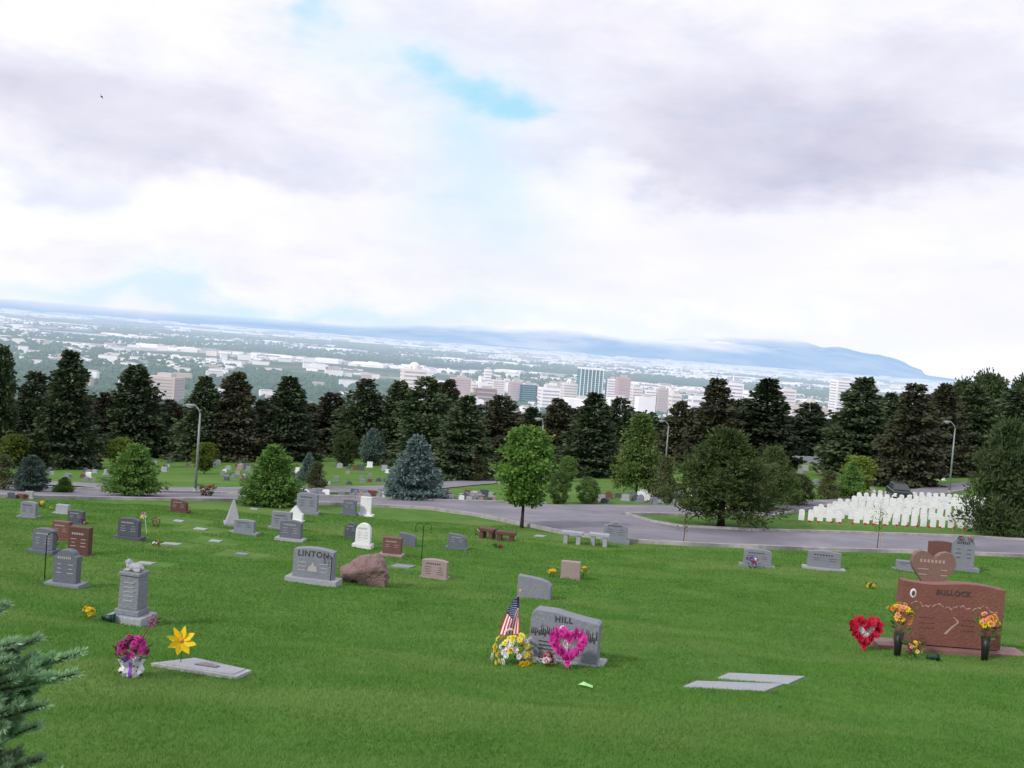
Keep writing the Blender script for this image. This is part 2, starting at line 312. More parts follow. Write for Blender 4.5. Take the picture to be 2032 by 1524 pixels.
# ------------------------------------------------------------ headstones
def prof(kind,w,h):
    x=w/2
    if kind=='flat': return [(-x,0),(x,0),(x,h),(-x,h)]
    if kind=='arch': return [(-x,0),(x,0)]+[(x*math.cos(a),h*.86+h*.14*math.sin(a)) for a in np.linspace(0,math.pi,13)]
    if kind=='shallow': return [(-x,0),(x,0),(x,h*.92)]+[(x*(1-2*t),h*.92+h*.08*math.sin(math.pi*t)) for t in np.linspace(.1,.9,9)]+[(-x,h*.92)]
    if kind=='round':
        r=min(x,h*.6); return [(-x,0),(x,0)]+[(x*math.cos(a),h-r+r*math.sin(a)) for a in np.linspace(0,math.pi,13)]
    if kind=='serp': return [(-x,0),(x,0)]+[(x*(1-2*t),h*(.9+.1*math.cos((1-2*t)*math.pi*1.15)-.035*(abs(1-2*t)))) for t in np.linspace(0,1,19)]
    if kind=='shoulder': return [(-x,0),(x,0),(x,h*.8),(x*.8,h*.84)]+[(x*.75*math.cos(a),h*.84+h*.16*math.sin(a)) for a in np.linspace(0,math.pi,11)]+[(-x*.8,h*.84),(-x,h*.8)]
    if kind=='hill': return [(-x,0),(x,0),(x,h*.84),(x*.93,h*.87),(x*.45,h*.91),(0,h*.96),(-x*.3,h),(-x*.85,h),(-x*.95,h*.95),(-x*1.0,h*.8)]
    if kind=='drop': return [(-x,0),(x,0),(x,h*.72),(x*.75,h*.86),(x*.35,h*.93),(-x*.2,h*.97),(-x,h)]
    if kind=='bull':
        P=[(-x,0),(x,0)]
        for t in np.linspace(0,1,25):
            q=1-2*t; P.append((x*q,h*(.955+.022*math.sin((q-.15)*math.pi*1.25+.9)+(.0 if q<.8 else -.01))))
        return P
    if kind=='gable': return [(-x,0),(x,0),(x,h*.45),(x*.75,h*.5),(0,h),(-x*.75,h*.5),(-x,h*.45)]
    if kind=='heart':
        P=[]
        for a in np.linspace(math.pi,3*math.pi,33)[:-1]:
            hx=16*math.sin(a)**3; hz=13*math.cos(a)-5*math.cos(2*a)-2*math.cos(3*a)-math.cos(4*a); P.append((-hx/16*x,(hz+17)/29*h))
        return P
    if kind=='heartstone':
        P=[(x*.42,0),(x*.42,h*.22),(x*.72,h*.42),(x*.94,h*.58),(x,h*.72),(x*.95,h*.86),(x*.78,h*.97),(x*.55,h),(x*.3,h*.97),(x*.1,h*.89),(0,h*.78)]
        return P+[(-a,b_) for a,b_ in reversed(P[:-1])]
def stone(u,v,w,h,kind,m,label,bw=1.25,bh=.16,th=.2,yaw=-8,lines=3,bm=None,lm=None,base=True,group=None,name='headstone',lean=0,bd=.22):
    p,s=GS(u,v); off=(th+(bd if base else 0))/2; p=Vector((p.x,p.y+off,0)); p.z=H(p.x,p.y)
    W=w*s; Hh=h*s; r=root(name,label,'headstone',p,R_(yaw),group)
    b0=Hh*bh if base else -.08
    if base: part('base',MB().box((0,0,(b0-.15)/2),(W*bw,th+bd,b0+.15)).mesh('base',bm or m,bevel=.012),r)
    bodyh=Hh-b0; body=part('slab',MB().prism(prof(kind,W,bodyh),th).mesh('slab',m,bevel=.01),r,(0,0,b0),(lean,0,0))
    if lines:
        mb=MB(); f=-th/2-.003
        rr=random.Random(int(u*7+v)); zt=bodyh*.76
        x=-W*.3
        while x<W*.28: mb.box((x,f,zt),(W*.05,.006,bodyh*.075)); x+=W*.085
        for i in range(lines):
            for sx in (-1,1):
                zz=bodyh*(.56-.13*i); ww=W*rr.uniform(.14,.28)
                mb.box((sx*W*.24,f,zz),(ww,.006,bodyh*.022))
        part('inscription',mb.mesh('inscription',lm or ('etch' if m in('light','white','pink','gray','rose') else 'etchl')),body)
    return r,W,Hh,s,body
S=stone
S(52,1029,33,34,'shallow','gray','small gray headstone on wide base at far left near yellow flowers')
S(120,1020,26,18,'flat','light','low pale gray headstone just left of the small dark one, far left',lines=0)
S(146,1041,32,28,'shallow','dark','small dark gray headstone with red and purple flowers at its right',lines=2)
S(80,1099,44,50,'arch','slate','blue-gray headstone behind the black shepherd hook at left edge')
S(116,1073,36,38,'flat','red','reddish headstone partly behind the dark brown granite one',lines=2)
S(151,1104,44,58,'flat','brown','dark brown polished granite headstone with square top, left lawn',bw=1.1,bh=.07)
S(123,1166,50,76,'shoulder','slate','tall gray headstone with rounded shoulders beside black shepherd hook',bw=1.5,bh=.13,bm='gray')
S(352,1017,33,26,'drop','brown','brown slanted headstone with yellow flowers on the right, near road')
S(251,1071,44,43,'arch','dark','dark charcoal headstone left of pink flowers on the left lawn',bw=1.35)
S(482,1061,42,29,'shallow','gray','low wide gray headstone in front of the white pyramid monument',bw=1.4,lines=2)
S(556,1052,40,36,'flat','gray','gray headstone with square top behind the dark oval one')
S(574,1075,44,42,'arch','slate','dark gray oval topped headstone on pale base, left centre',bw=1.35,bm='light')
S(607,1021,42,43,'shallow','gray','large gray double headstone nearest the road, left centre',bw=1.25)
S(583,1036,32,33,'gable','white','white pointed gable monument left of the large gray double headstone',lines=0,bw=1.1,bh=.1)
S(692,1023,26,32,'shallow','slate','gray headstone immediately left of the square white one by the road',lines=2)
S(724,1025,22,39,'flat','white','plain square topped white headstone beside the road',lines=0,bw=1.5,bh=.12)
S(694,1068,24,31,'round','dark','dark round topped headstone left of the white round topped one',lines=2)
S(718,1088,30,49,'round','white','white round topped headstone with carved edges on white base',lines=3,bw=1.3,lm='etchl')
S(776,1105,38,38,'flat','red','reddish brown square headstone on pale base left of the double hook',bw=1.25,bm='pink',lines=2)
S(808,1084,34,26,'drop','slate','small gray wedge stone right of the reddish brown square headstone',base=False,lines=0)
S(906,1091,36,31,'drop','slate','blue-gray slant headstone alone right of the double shepherd hook',lines=2)
S(861,1149,52,37,'shallow','pink','pale pink headstone with lines of dark writing, right of boulder',base=True,bh=.07,bw=1.1,lines=4,yaw=-12)
S(1132,1149,38,34,'flat','pink','small pale pinkish headstone between two yellow flower clumps',bh=.06,bw=1.05,lines=0,yaw=-6)
S(1060,1188,68,44,'drop','gray','wide gray headstone with sloping curved top behind the HILL grave',base=False,lines=0,yaw=-14)
S(1221,1078,48,42,'serp','gray','gray headstone behind the pair of pale benches near the road',bw=1.2)
S(1504,1127,54,37,'arch','gray','gray arched headstone with purple and white flowers in front',bw=1.3,lines=2)
S(1637,1133,64,39,'shallow','gray','wide gray headstone standing alone before the road, right side',bw=1.3,lines=2,bm='light')
S(1802,1134,40,20,'flat','gray','low gray headstone behind the heart shaped monument',bw=1.3,lines=1)
S(1870,1112,50,37,'shallow','red','reddish headstone with flat top peeking behind the heart shaped monument',lines=0)
r_,W,Hh,s,b=S(1912,1134,42,72,'round','gray','tall gray round topped headstone with red flowers on its shoulders',bw=1.5,bh=.12,lines=3)
S(1850,1192,88,98,'heartstone','rose','heart shaped pink granite monument behind the BULLOCK headstone',bw=.8,bh=.16,lines=2,lm='etchr',yaw=0)
p,s=GS(457,1044); p.y+=.3; r=root('pyramid_monument','narrow white pyramid monument on the left lawn near the road','monument',p,R_(20))
part('base',MB().box((0,0,.02),(33*s,33*s,.2)).mesh('base','light',bevel=.01),r); part('pyramid',MB().box((0,0,.12+22*s),(27*s,27*s,44*s),taper=.12).mesh('pyramid','light',bevel=.008),r)
# LINTON
r,W,Hh,s,b=S(618,1160,84,72,'shallow','gray','large gray headstone reading LINTON on a wide pale base',bw=1.28,bh=.17,th=.26,lines=0,bm='light',yaw=-10)
z0=Hh*.83; part('inscription',text_mesh('LINTON',W*.19,'etch'),b,(0,-.135,z0*.80),(math.pi/2,0,0))
mb=MB()
for sx in (-1,1):
    for i in range(3): mb.box((sx*W*.27,-.133,z0*(.5-.13*i)),(W*.22-.02*i,.008,z0*.025))
mb.prism([(-.13,z0*.22),(.13,z0*.22),(.1,z0*.38),(.04,z0*.42),(0,z0*.56),(-.04,z0*.42),(-.1,z0*.38)],.008,-.133)
part('etching',mb.mesh('etching','etchl'),b)
# boulder
p,s=GS(720,1160); p.y+=.2; mb=MB(); mb.ell((0,0,24*s),(38*s,.34,30*s)); mb.ell((14*s,0,34*s),(30*s,.3,26*s)); mb.ell((-28*s,0,18*s),(22*s,.3,20*s)); mb.box((18*s,0,12*s),(56*s,.5,40*s))
single('grave_boulder',remesh(mb,'boulder','boulder',.05,.08),'rough pink granite boulder used as a gravestone','headstone',p)
# HILL
r,W,Hh,s,b=S(1120,1318,140,102,'hill','gray','gray granite headstone reading HILL behind pink heart wreath and flag',bw=1.2,bh=.09,th=.3,lines=0,bm='light',yaw=-14)
z0=Hh*.91
part('inscription',text_mesh('HILL',W*.12,'etch'),b,(-.02,-.155,z0*.86),(math.pi/2,0,0))
mb=MB(); rr=random.Random(3)
for i in range(34):
    x=W*(-.47+.94*i/33); hh=z0*rr.uniform(.10,.26)*(1 if abs(x)>W*.12 else .5); zb=z0*rr.uniform(.44,.52)
    for q in range(3): mb.add([(x-W*.02*(1-.25*q),-.154-.0004*q,zb+hh*.28*q),(x+W*.02*(1-.25*q),-.154-.0004*q,zb+hh*.28*q),(x,-.154-.0004*q,zb+hh*(.5+.25*q))],[(0,1,2)])
for i in range(3): mb.box((-W*.25,-.152,z0*(.34-.08*i)),(W*.22,.005,z0*.025))
part('etching',mb.mesh('etching','etch'),b)
mb=MB(); mt=[(-.46,.52),(-.3,.66),(-.2,.58),(-.05,.7),(.08,.6),(.2,.68),(.34,.58),(.47,.62)]
for i in range(len(mt)-1):
    a,c_=mt[i],mt[i+1]; mb.add([(a[0]*W,-.153,a[1]*z0),(c_[0]*W,-.153,c_[1]*z0),(c_[0]*W,-.153,c_[1]*z0-.012),(a[0]*W,-.153,a[1]*z0-.012)],[(3,2,1,0)])
part('mountain_etching',mb.mesh('etching','etchl'),b)
part('medallion',MB().ell((0,0,0),(.055,.012,.065)).mesh('medallion','whitef',True),b,(-.02,-.155,z0*.66))
# BULLOCK
r,W,Hh,s,b=S(1888,1300,206,146,'bull','bull','biggest reddish brown headstone reading BULLOCK with two flower vases',bw=1.0,bh=.1,th=.28,lines=0,yaw=0,bm='rose',bd=.34)
for ch in list(r.children):
    if ch.name.startswith('base'): bpy.data.objects.remove(ch)
part('base',MB().box((.05,0,.0),(300*s,.62,.26)).mesh('base','rose',bevel=.015),r)
z0=Hh*.9
part('inscription',text_mesh('BULLOCK',.15,'etch'),b,(0.0,-.147,z0*.82),(math.pi/2,0,0))
mb=MB(); rr=random.Random(5)
xs=np.linspace(-W*.40,W*.44,46); zz=[z0*(.60+.03*math.sin(i*.55)+.045*rr.random()) for i in range(46)]
for i in range(45):
    if i%7==3: continue
    a=(xs[i],zz[i]);c_=(xs[i+1],zz[i+1]); mb.add([(a[0],-.1425,a[1]),(c_[0],-.1425,c_[1]),(c_[0],-.1425,c_[1]-.008-.012*(i%3)),(a[0],-.1425,a[1]-.008-.012*((i-1)%3))],[(3,2,1,0)])
rv=[(.04,.46,.012),(.12,.42,.018),(.15,.38,.02),(.04,.31,.025),(-.05,.24,.03),(-.1,.19,.035)]
for i in range(5):
    a,c_=rv[i],rv[i+1]; mb.add([(a[0]-a[2],-.1425,a[1]*z0),(a[0]+a[2],-.1425,a[1]*z0),(c_[0]+c_[2],-.1425,c_[1]*z0),(c_[0]-c_[2],-.1425,c_[1]*z0)],[(3,2,1,0)])
part('etching',mb.mesh('etching','etchr'),b)
mb=MB()
for sx in (-.5,.36):
    for i in range(3): mb.box((sx,-.1425,z0*(.42-.08*i)),(.3,.004,.014))
part('inscription',mb.mesh('inscription','brown'),b)
part('medallion',MB().ell((0,0,0),(.07,.012,.1)).mesh('medallion','whitef',True),b,(-W*.39,-.142,z0*.78))
part('portrait',MB().ell((0,0,0),(.04,.012,.06)).mesh('portrait','brown',True),b,(-W*.39,-.148,z0*.78))
# lamb monument
p,s=GS(250,1240); p.y+=.25; p.z=H(p.x,p.y); r=root('lamb_monument','gray pedestal monument topped with a lying stone lamb','monument',p,R_(-12))
part('base',MB().box((0,0,.03),(78*s,.5,.06+26*s)).mesh('base','light',bevel=.02),r)
zb=.03+.03+13*s; part('plinth',MB().box((0,0,zb+6*s),(54*s,.36,12*s)).mesh('plinth','gray',bevel=.02),r)
part('pedestal',MB().box((0,0,zb+(12+34)*s),(44*s,.3,68*s),taper=.93).mesh('pedestal','gray',bevel=.012),r)
zt=zb+80*s; part('cap',MB().box((0,0,zt+3*s),(46*s,.34,6*s)).mesh('cap','gray',bevel=.008),r)
mb=MB()
for i in range(5): mb.box((0,-.152,zb+(30+9*i)*s),(22*s,.006,2*s))
part('inscription',mb.mesh('inscription','etchl'),r)
mb=MB(); q=s; mb.ell((2*q,0,14*q),(17*q,.09,9*q)); mb.ell((-12*q,0,17*q),(7*q,.07,9*q)); mb.ell((-14*q,0,24*q),(5*q,.05,5.5*q)); mb.ell((-19*q,0,22.5*q),(4.5*q,.035,3*q))
mb.ell((-11*q,-.05,24*q),(3*q,.02,1.6*q)); mb.ell((-11*q,.05,24*q),(3*q,.02,1.6*q)); mb.ell((-14*q,-.05,8*q),(9*q,.03,2.6*q)); mb.ell((10*q,-.07,9*q),(8*q,.035,4*q)); mb.ell((18*q,0,12*q),(3*q,.03,4*q)); mb.ell((-14*q,.05,8*q),(9*q,.03,2.6*q))
part('lamb',remesh(mb,'lamb','light',.012,.006),r,(0,0,zt))
# ------------------------------------------------------------ flowers
def blossom(n):
    mb=MB(); rr=random.Random(n)
    for ring,(k,ln,el,w) in enumerate(((8,1.,.15,.5),(7,.75,.6,.42),(5,.5,1.1,.34))):
        for i in range(k):
            a=6.283*(i+.5*ring)/k+rr.uniform(-.15,.15); ca,sa=math.cos(a),math.sin(a); e=el+rr.uniform(-.15,.15)
            def P(d,lat,z=0): return (ca*d-sa*lat,sa*d+ca*lat,z)
            mb.add([P(.05,0,0),P(ln*.6*math.cos(e),-w*.6,ln*.6*math.sin(e)),P(ln*math.cos(e),0,ln*math.sin(e)),P(ln*.6*math.cos(e),w*.6,ln*.6*math.sin(e))],[(0,1,2,3)])
    return mb
BL={}
def bl(c_):
    if c_ not in BL: BL[c_]=blossom(len(BL)).mesh('blossom_'+c_,c_)
    return BL[c_]
def cards(name,C,D,Ln,Wd,m,vary=.35):
    N=len(C); D=D/np.linalg.norm(D,axis=1)[:,None]; r=rng.normal(size=(N,3)); Sd=np.cross(D,r); Sd/=np.linalg.norm(Sd,axis=1)[:,None]+1e-9
    k=1+vary*(rng.random(N)*2-1); Lk=(Ln*k)[:,None]; Wk=(Wd*k)[:,None]*.5
    V=np.stack([C,C+D*Lk*.5-Sd*Wk,C+D*Lk,C+D*Lk*.5+Sd*Wk],1).reshape(-1,3)
    return npmesh(name,V,np.arange(4*N).reshape(-1,4),[M[m]])
def foliage(parent,rad,h,n=60,m='stem',z0=0):
    N=n; a=rng.random(N)*6.283; t=rng.random(N); rr=rad*np.sqrt(rng.random(N))*(.4+.7*t); C=np.stack([rr*np.cos(a),rr*np.sin(a),z0+h*t*.85],1)
    D=np.stack([np.cos(a),np.sin(a),.6+0*a],1)+rng.normal(0,.4,(N,3)); part('leaves',cards('leaves',C,D,rad*.45,rad*.16,m),parent)
def bouquet(u,v,wpx,hpx,cols,n,label,vase=None,vh=0,cat='flowers',name='bouquet',loc=None,s=None,br=None,vm='black',bunch=.5,leafm='stem',nl=70,lk=1.,jit=0.):
    if loc is None: loc,s=GS(u,v)
    R=wpx*s/2; Hh=hpx*s; r=root(name,label,cat,loc,random.random()*6)
    z0=0
    if vase:
        vh_=vh*s; part('vase',MB().lathe([(vase*s*.6,0-.02),(vase*s*.75,vh_*.5),(vase*s,vh_),(vase*s*.8,vh_-.005)]).mesh('vase',vm,True),r); z0=vh_*.9
    foliage(r,R*lk,(Hh-z0)*lk,nl,leafm,z0)
    br=br or R*.36; rr=random.Random(int(u+v))
    for i in range(n):
        a=rr.random()*6.283; e=math.acos(1-rr.random()*1.15); J=1+rr.uniform(-jit,jit)
        d=Vector((math.sin(e)*math.cos(a),math.sin(e)*math.sin(a),math.cos(e)))
        c_=Vector((d.x*R*.85*J,d.y*R*.6*J,max(br*.5,z0+(Hh-z0)*(bunch)+d.z*(Hh-z0)*(1-bunch)*.9*J)))
        o=part('blossom',bl(cols[i%len(cols)]),r,c_,scale=(br*rr.uniform(.8,1.15),)*3); o.rotation_euler=d.to_track_quat('Z','Y').to_euler()
    return r
bouquet(84,1006,16,12,['yellow'],7,'small yellow flower clump on lawn right of the leftmost gray headstone')
bouquet(102,1012,10,8,['yellow','lime'],5,'tiny yellow flowers left of the low pale headstone')
bouquet(165,1042,18,12,['redf','purple','yellow'],8,'low clump of red and purple flowers by the small dark headstone')
bouquet(369,1018,14,14,['yellow'],7,'yellow flowers beside the brown slanted headstone')
bouquet(278,1046,16,26,['hotpink','paleyellow'],7,'pink flowers on stems right of the charcoal headstone',bunch=.7)
bouquet(309,1046,18,20,['peach','magenta'],7,'second clump of pinkish flowers, right of the colourful pinwheel')
bouquet(309,1084,18,10,['whitef','redf'],7,'tiny white and red flowers at the end of a flat marker')
bouquet(176,1230,28,30,['yellow'],13,'dense yellow flower clump left of the lamb monument')
bouquet(1095,1145,20,20,['yellow'],9,'yellow flowers at the left of the small pinkish headstone')
bouquet(1158,1147,17,24,['yellow'],9,'yellow flowers at the right of the small pinkish headstone')
bouquet(1728,1168,20,12,['yellow'],8,'small yellow flower clump alone on the lawn left of the heart monument')
bouquet(1493,1129,24,24,['purple','whitef','plum'],10,'purple and white flowers in front of the gray arched headstone')
bouquet(949,1063,16,14,['redf','whitef'],8,'red and white flowers left of the brown stone benches')
bouquet(989,1088,22,8,['redf','brown'],7,'low dark red flower clump in front of the brown benches')
r=bouquet(260,1341,68,80,['magenta','plum','magenta','hotpink'],60,'magenta bouquet in white and purple paper wrap on the near left lawn',br=.045,bunch=.62,lk=.9,jit=.12)
r.rotation_euler=(0,0,0)
p,s=r.location,depth(r.location)/F
mb=MB(); n=16; V=[];Fc=[]
for i,(rad,z) in enumerate(((18,0),(21,12),(16,22),(23,32))):
    for j in range(n):
        a=6.283*j/n; k=(rad+(4 if j%2 else -3)*(i>0))*s; V.append((k*math.cos(a),k*math.sin(a),z*s+(.02 if j%3==0 and i==3 else 0)))
for i in range(3):
    for j in range(n): q=(j+1)%n; Fc.append((i*n+j,i*n+q,(i+1)*n+q,(i+1)*n+j))
mb.add(V,Fc); mb.m=[ (1 if (k%n) in (1,2,6,7,12) else 0) for k in range(len(Fc))]
part('paper_wrap',mb.mesh('paper_wrap',['whitef','purple']),r)
part('twig',MB().tube([(.05,0,.3),(.13,0,.5),(.22,.02,.66)],.006).mesh('twig','plum'),r)
tw=np.stack([rng.normal(.21,.03,30),rng.normal(0,.03,30),rng.normal(.64,.05,30)],1); part('seed_head',cards('seed_head',tw,rng.normal(size=(30,3)),.05,.02,'plum'),r)
# yellow pinwheel flower
p,s=GS(358,1322); r=root('flower_pinwheel','large yellow eight petal flower pinwheel on a thin stick','garden ornament',p,0)
hz=(1322-1269)*s; part('stick',MB().tube([(0,0,-.05),(0,0,hz)],.005).mesh('stick','wire'),r)
pet=MB(); pet.add([(0,0,0),(.034,-.02,.05),(.042,-.03,.10),(.022,-.02,.15),(0,-.01,.185),(-.022,0,.15),(-.042,0,.10),(-.034,.01,.05)],[(0,1,2,3,4,5,6,7)]); pm=pet.mesh('petal','yellow')
for i in range(8): part('petal',pm,r,(0,-.02,hz),(0,6.283*i/8+.2,0))
part('hub',MB().ell((0,-.03,hz),(.028,.02,.028)).mesh('hub','orange',True),r)
p,s=GS(292,1060); r=root('garden_pinwheel','thin leaning stick with pink and green pinwheel on the left lawn','garden ornament',p,0)
part('stick',MB().tube([(0,0,-.05),(-.12,0,.62)],.008).mesh('stick','whitef'),r)
for i in range(6):
    a=6.283*i/6; part('vane',MB().add([(0,0,0),(.12*math.cos(a),-.02,.12*math.sin(a)),(.1*math.cos(a+.6),-.03,.1*math.sin(a+.6))],[(0,1,2)]).mesh('vane',['hotpink','lime'][i%2]),r,(-.13,-.02,.66))
# heart wreaths
def wreath(loc,s,R,cols,label,yaw):
    r=root('heart_wreath',label,'wreath',loc,yaw)
    P=prof('heart',2*R,1.9*R); n=len(P); P=[Vector((x,0,z)) for x,z in P]
    part('stand',MB().tube([(-.06,0,-.05),(0,.02,R*.6)],.005).tube([(.06,0,-.05),(0,.02,R*.6)],.005).mesh('stand','wire'),r)
    tot=[0]
    for i in range(n): tot.append(tot[-1]+(P[(i+1)%n]-P[i]).length)
    K=51
    for k in range(K):
        d=tot[-1]*k/K; i=max(j for j in range(n) if tot[j]<=d); a=P[i].lerp(P[(i+1)%n],(d-tot[i])/(tot[i+1]-tot[i]))
        cc=Vector((0,0,R*.98)); a=cc+(a-cc)*(.90,.76,.63)[k%3]
        part('blossom',bl(cols[0]),r,a+Vector((0,-.05-.008*(k%3),.06)),(math.pi/2+random.uniform(-.3,.3),random.uniform(-.3,.3),random.random()*6),(R*.235,)*3)
    part('backing',MB().prism([(x*.78,z*.78+R*.2+.06) for x,z in prof('heart',2*R,1.9*R)],.03).mesh('backing','whitef'),r,(0,.01,0))
    for k in range(12):
        a=random.random()*6.283; q=R*.26*math.sqrt(random.random()); part('centre_flower',bl('whitef'),r,(q*math.cos(a),-.03,R*1.12+q*math.sin(a)*.8+.02),(math.pi/2+random.uniform(-.5,.5),0,random.random()*6),(R*.17,)*3)
    return r
p,s=GS(1125,1328); p.z+=.02; wreath(p,s,39*s,['hotpink'],'pink flower heart wreath with white centre leaning before the gray headstone',R_(-5))
p,s=GS(1712,1292); wreath(p,s,34*s,['redf'],'red heart wreath with white centre left of the biggest brown headstone',0)
r=bouquet(1020,1318,88,68,['paleyellow','whitef','yellow','paleyellow','whitef'],78,'yellow and white flower arrangement beside the small flag',br=.062,bunch=.2,nl=16,lk=.7,jit=.25); r.rotation_euler=(0,0,0)
bouquet(1086,1322,36,28,['redf','redf','whitef'],12,'small red flower bunch between yellow flowers and pink heart wreath',br=.05)
def vasefl(u,v,label,cols,wp=46,hp=100):
    p,s=GS(u,v); return bouquet(u,v,wp,hp,cols,24,label,vase=10,vh=48,loc=p,s=s,br=.07,bunch=.5,leafm='shrub',jit=.2)
vasefl(1780,1302,'tall black vase of orange and yellow flowers at headstone left side',['yellow','peach','orange','yellow'],58,112)
vasefl(1953,1311,'black vase of peach and yellow flowers before headstone right side',['peach','yellow','yellow','orange'],50,98)
bouquet(1812,1309,38,42,['peach','paleyellow','plum','yellow'],14,'low peach and cream bouquet on the big headstone base',br=.05)
def pot(u,v,label,m,Ls=.2,rz=0):
    p,s=GS(u,v); r=root('fallen_vase',label,'vase',p+Vector((0,0,.06)),rz)
    mb=MB().lathe([(.035,0),(.05,Ls*.5),(.07,Ls),(.055,Ls-.01),(.03,.03)]); o=part('body',mb.mesh('body',m,True),r,rot=(0,math.pi/2,0)); part('rim',MB().lathe([(.068,Ls-.012),(.075,Ls-.012),(.075,Ls+.004),(.068,Ls+.004)]).mesh('rim',m,True),o)
pot(1838,1309,'dark green vase tipped on its side at the big headstone base','darkgreen',.24)
pot(202,1232,'dark green vase lying beside the lamb monument','darkgreen',.2)
p,s=GS(1162,1364); single('paper_scrap',MB().add([(-.11,0,.03),(-.03,.03,.07),(.1,.01,.03),(.09,-.06,.02),(0,-.05,.04),(-.1,-.05,.05)],[(0,1,4,5),(1,2,3,4)]).mesh('scrap','lime'),'crumpled pale green paper scrap on the near lawn','litter',p)
for k,(u,v,l) in enumerate(((1893,1075,'left'),(1926,1075,'right'))):
    q=bouquet(u,v,12,12,['redf'],5,'small red flower clump on the %s shoulder of the tall gray headstone'%l,loc=r_.location+Vector(((-1,1)[k]*.2,-.16,60*r_.location.y/F)),s=r_.location.y/F)
# ------------------------------------------------------------ flag
p,s=GS(1026,1300); r=root('flag','small american flag drooping from a wooden stick by the gray headstone','flag',p,0)
top=(1300-1172)*s; part('stick',MB().tube([(.0,0,-.05),(-.03,0,top)],.009).mesh('stick','wood'),r)
part('finial',MB().ell((-.03,0,top+.01),(.014,.014,.024)).mesh('finial','yellow',True),r)
na,nb=26,36; V=[];Fc=[];mi=[]
def fp(a,b_,o=0):
    e=b_**.5; x=-.035-(1-a)*.28*e-.01*b_+.06*a*e; z=(top-.08-.34*a)*(1-b_)+(top-.72+.02*a)*b_; y=-.04+.035*math.sin(a*9+b_*2)*(.2+b_)-o; return (x,y,z)
for i in range(na+1):
    for j in range(nb+1): V.append(fp(i/na,j/nb))
for i in range(na):
    for j in range(nb):
        Fc.append((i*(nb+1)+j,i*(nb+1)+j+1,(i+1)*(nb+1)+j+1,(i+1)*(nb+1)+j)); st=int(i/na*13); mi.append(2 if (i<na*7/13 and j<nb*.42) else (0 if st%2==0 else 1))
cl=part('cloth',npmesh('cloth',V,Fc,[M['flagred'],M['flagwhite'],M['flagblue']],True,mi),r)
mb=MB()
for i in range(9):
    for j in range(11):
        if (i+j)%2==0:
            a=.03+i*.058; b_=.04+j*.035
            for o in (.005,-.005):
                c_=fp(a,b_,o); P=[]
                for k in range(10):
                    w=6.283*k/10; q=.009 if k%2==0 else .0038; P.append((c_[0]+q*math.sin(w),c_[1],c_[2]+q*math.cos(w)))
                mb.add(P,[tuple(range(10))])
part('stars',mb.mesh('stars','flagwhite'),cl)
# ------------------------------------------------------------ shepherd hooks
def hook(u,v,hpx,label,dbl,wpx):
    p,s=GS(u,v); h=hpx*s; w=wpx*s; r=root('shepherd_hook',label,'plant hook',p,R_(10))
    part('pole',MB().tube([(0,0,-.1),(0,0,h*.86)],.012).mesh('pole','iron'),r)
    for sd in ((-1,1) if dbl else (1,)):
        pts=[(0,0,h*.84)]+[(sd*w*.5*(1-math.cos(a)),0,h*.86+h*.13*math.sin(a)) for a in np.linspace(.1,math.pi*1.15,14)]+[(sd*w*.85,0,h*.76),(sd*w*1.0,0,h*.74),(sd*w*1.1,0,h*.78)]
        part('hook',MB().tube(pts,.010).mesh('hook','iron'),r)
hook(836,1112,75,'tall black double shepherd hook between red and blue-gray headstones',True,16)
hook(88,1152,98,'black shepherd hook beside the tall shouldered headstone at left',False,20)
hook(655,1164,62,'low dark hook standing at the right edge of the LINTON headstone',False,-14)
# ------------------------------------------------------------ benches
def bench(u,v,wpx,hpx,m,label,yaw):
    p,s=GS(u,v); w=wpx*s; h=hpx*s; r=root('stone_bench',label,'bench',p,yaw)
    part('seat',MB().box((0,0,h-.05),(w,.42,.12)).mesh('seat',m,bevel=.01),r)
    for x in (-1,1): part('leg',MB().box((x*w*.3,0,(h-.1)/2-.05),(.17,.34,h)).mesh('leg',m,bevel=.01),r)
bench(1135,1079,42,24,'light','pale gray stone bench, left of the pair by the road',R_(-10)); bench(1188,1083,40,24,'light','pale gray stone bench, right of the pair by the road',R_(-10))
bench(967,1068,34,20,'brown','brown granite bench nearer the red and white flowers',R_(-25)); bench(1003,1073,40,18,'brown','brown granite bench, right one of the dark pair',R_(-10))
# ------------------------------------------------------------ military headstones
mm=MB().prism(prof('arch',.33,.72),.1).mesh('white_headstone','white',bevel=.008)
k=0
for i in range(8):
    x=1590+i*19+ (i%2)*9
    while x<1955:
        vb=1032+(x-1590)*.052-i*7.2; p=G(x,vb)
        if k<180 and random.random()<.97: single('white_headstone',mm,'white upright marble headstone in the dense rows of the military plot','headstone',p-Vector((0,0,.05+random.random()*.05)),R_(-14+random.uniform(-3,3)),'white headstones of the military plot'); k+=1
        x+=18.5*(.96**i)+random.uniform(-1,1)
fm=MB().tube([(0,0,-.03),(0,0,.32)],.006,5,0).add([(0,0,.32),(0,0,.2),(.17,.02,.19),(.17,.02,.3)],[(0,1,2,3)],1)
fmm=fm.mesh('small_flag',['wood','flagred'])
for x in list(range(1600,1950,22)):
    single('small_flag',fmm,'tiny red flag stuck in the grass before the white headstone rows','flag',G(x+random.uniform(-4,4),1043+(x-1590)*.045),0,'tiny flags before the white headstones')
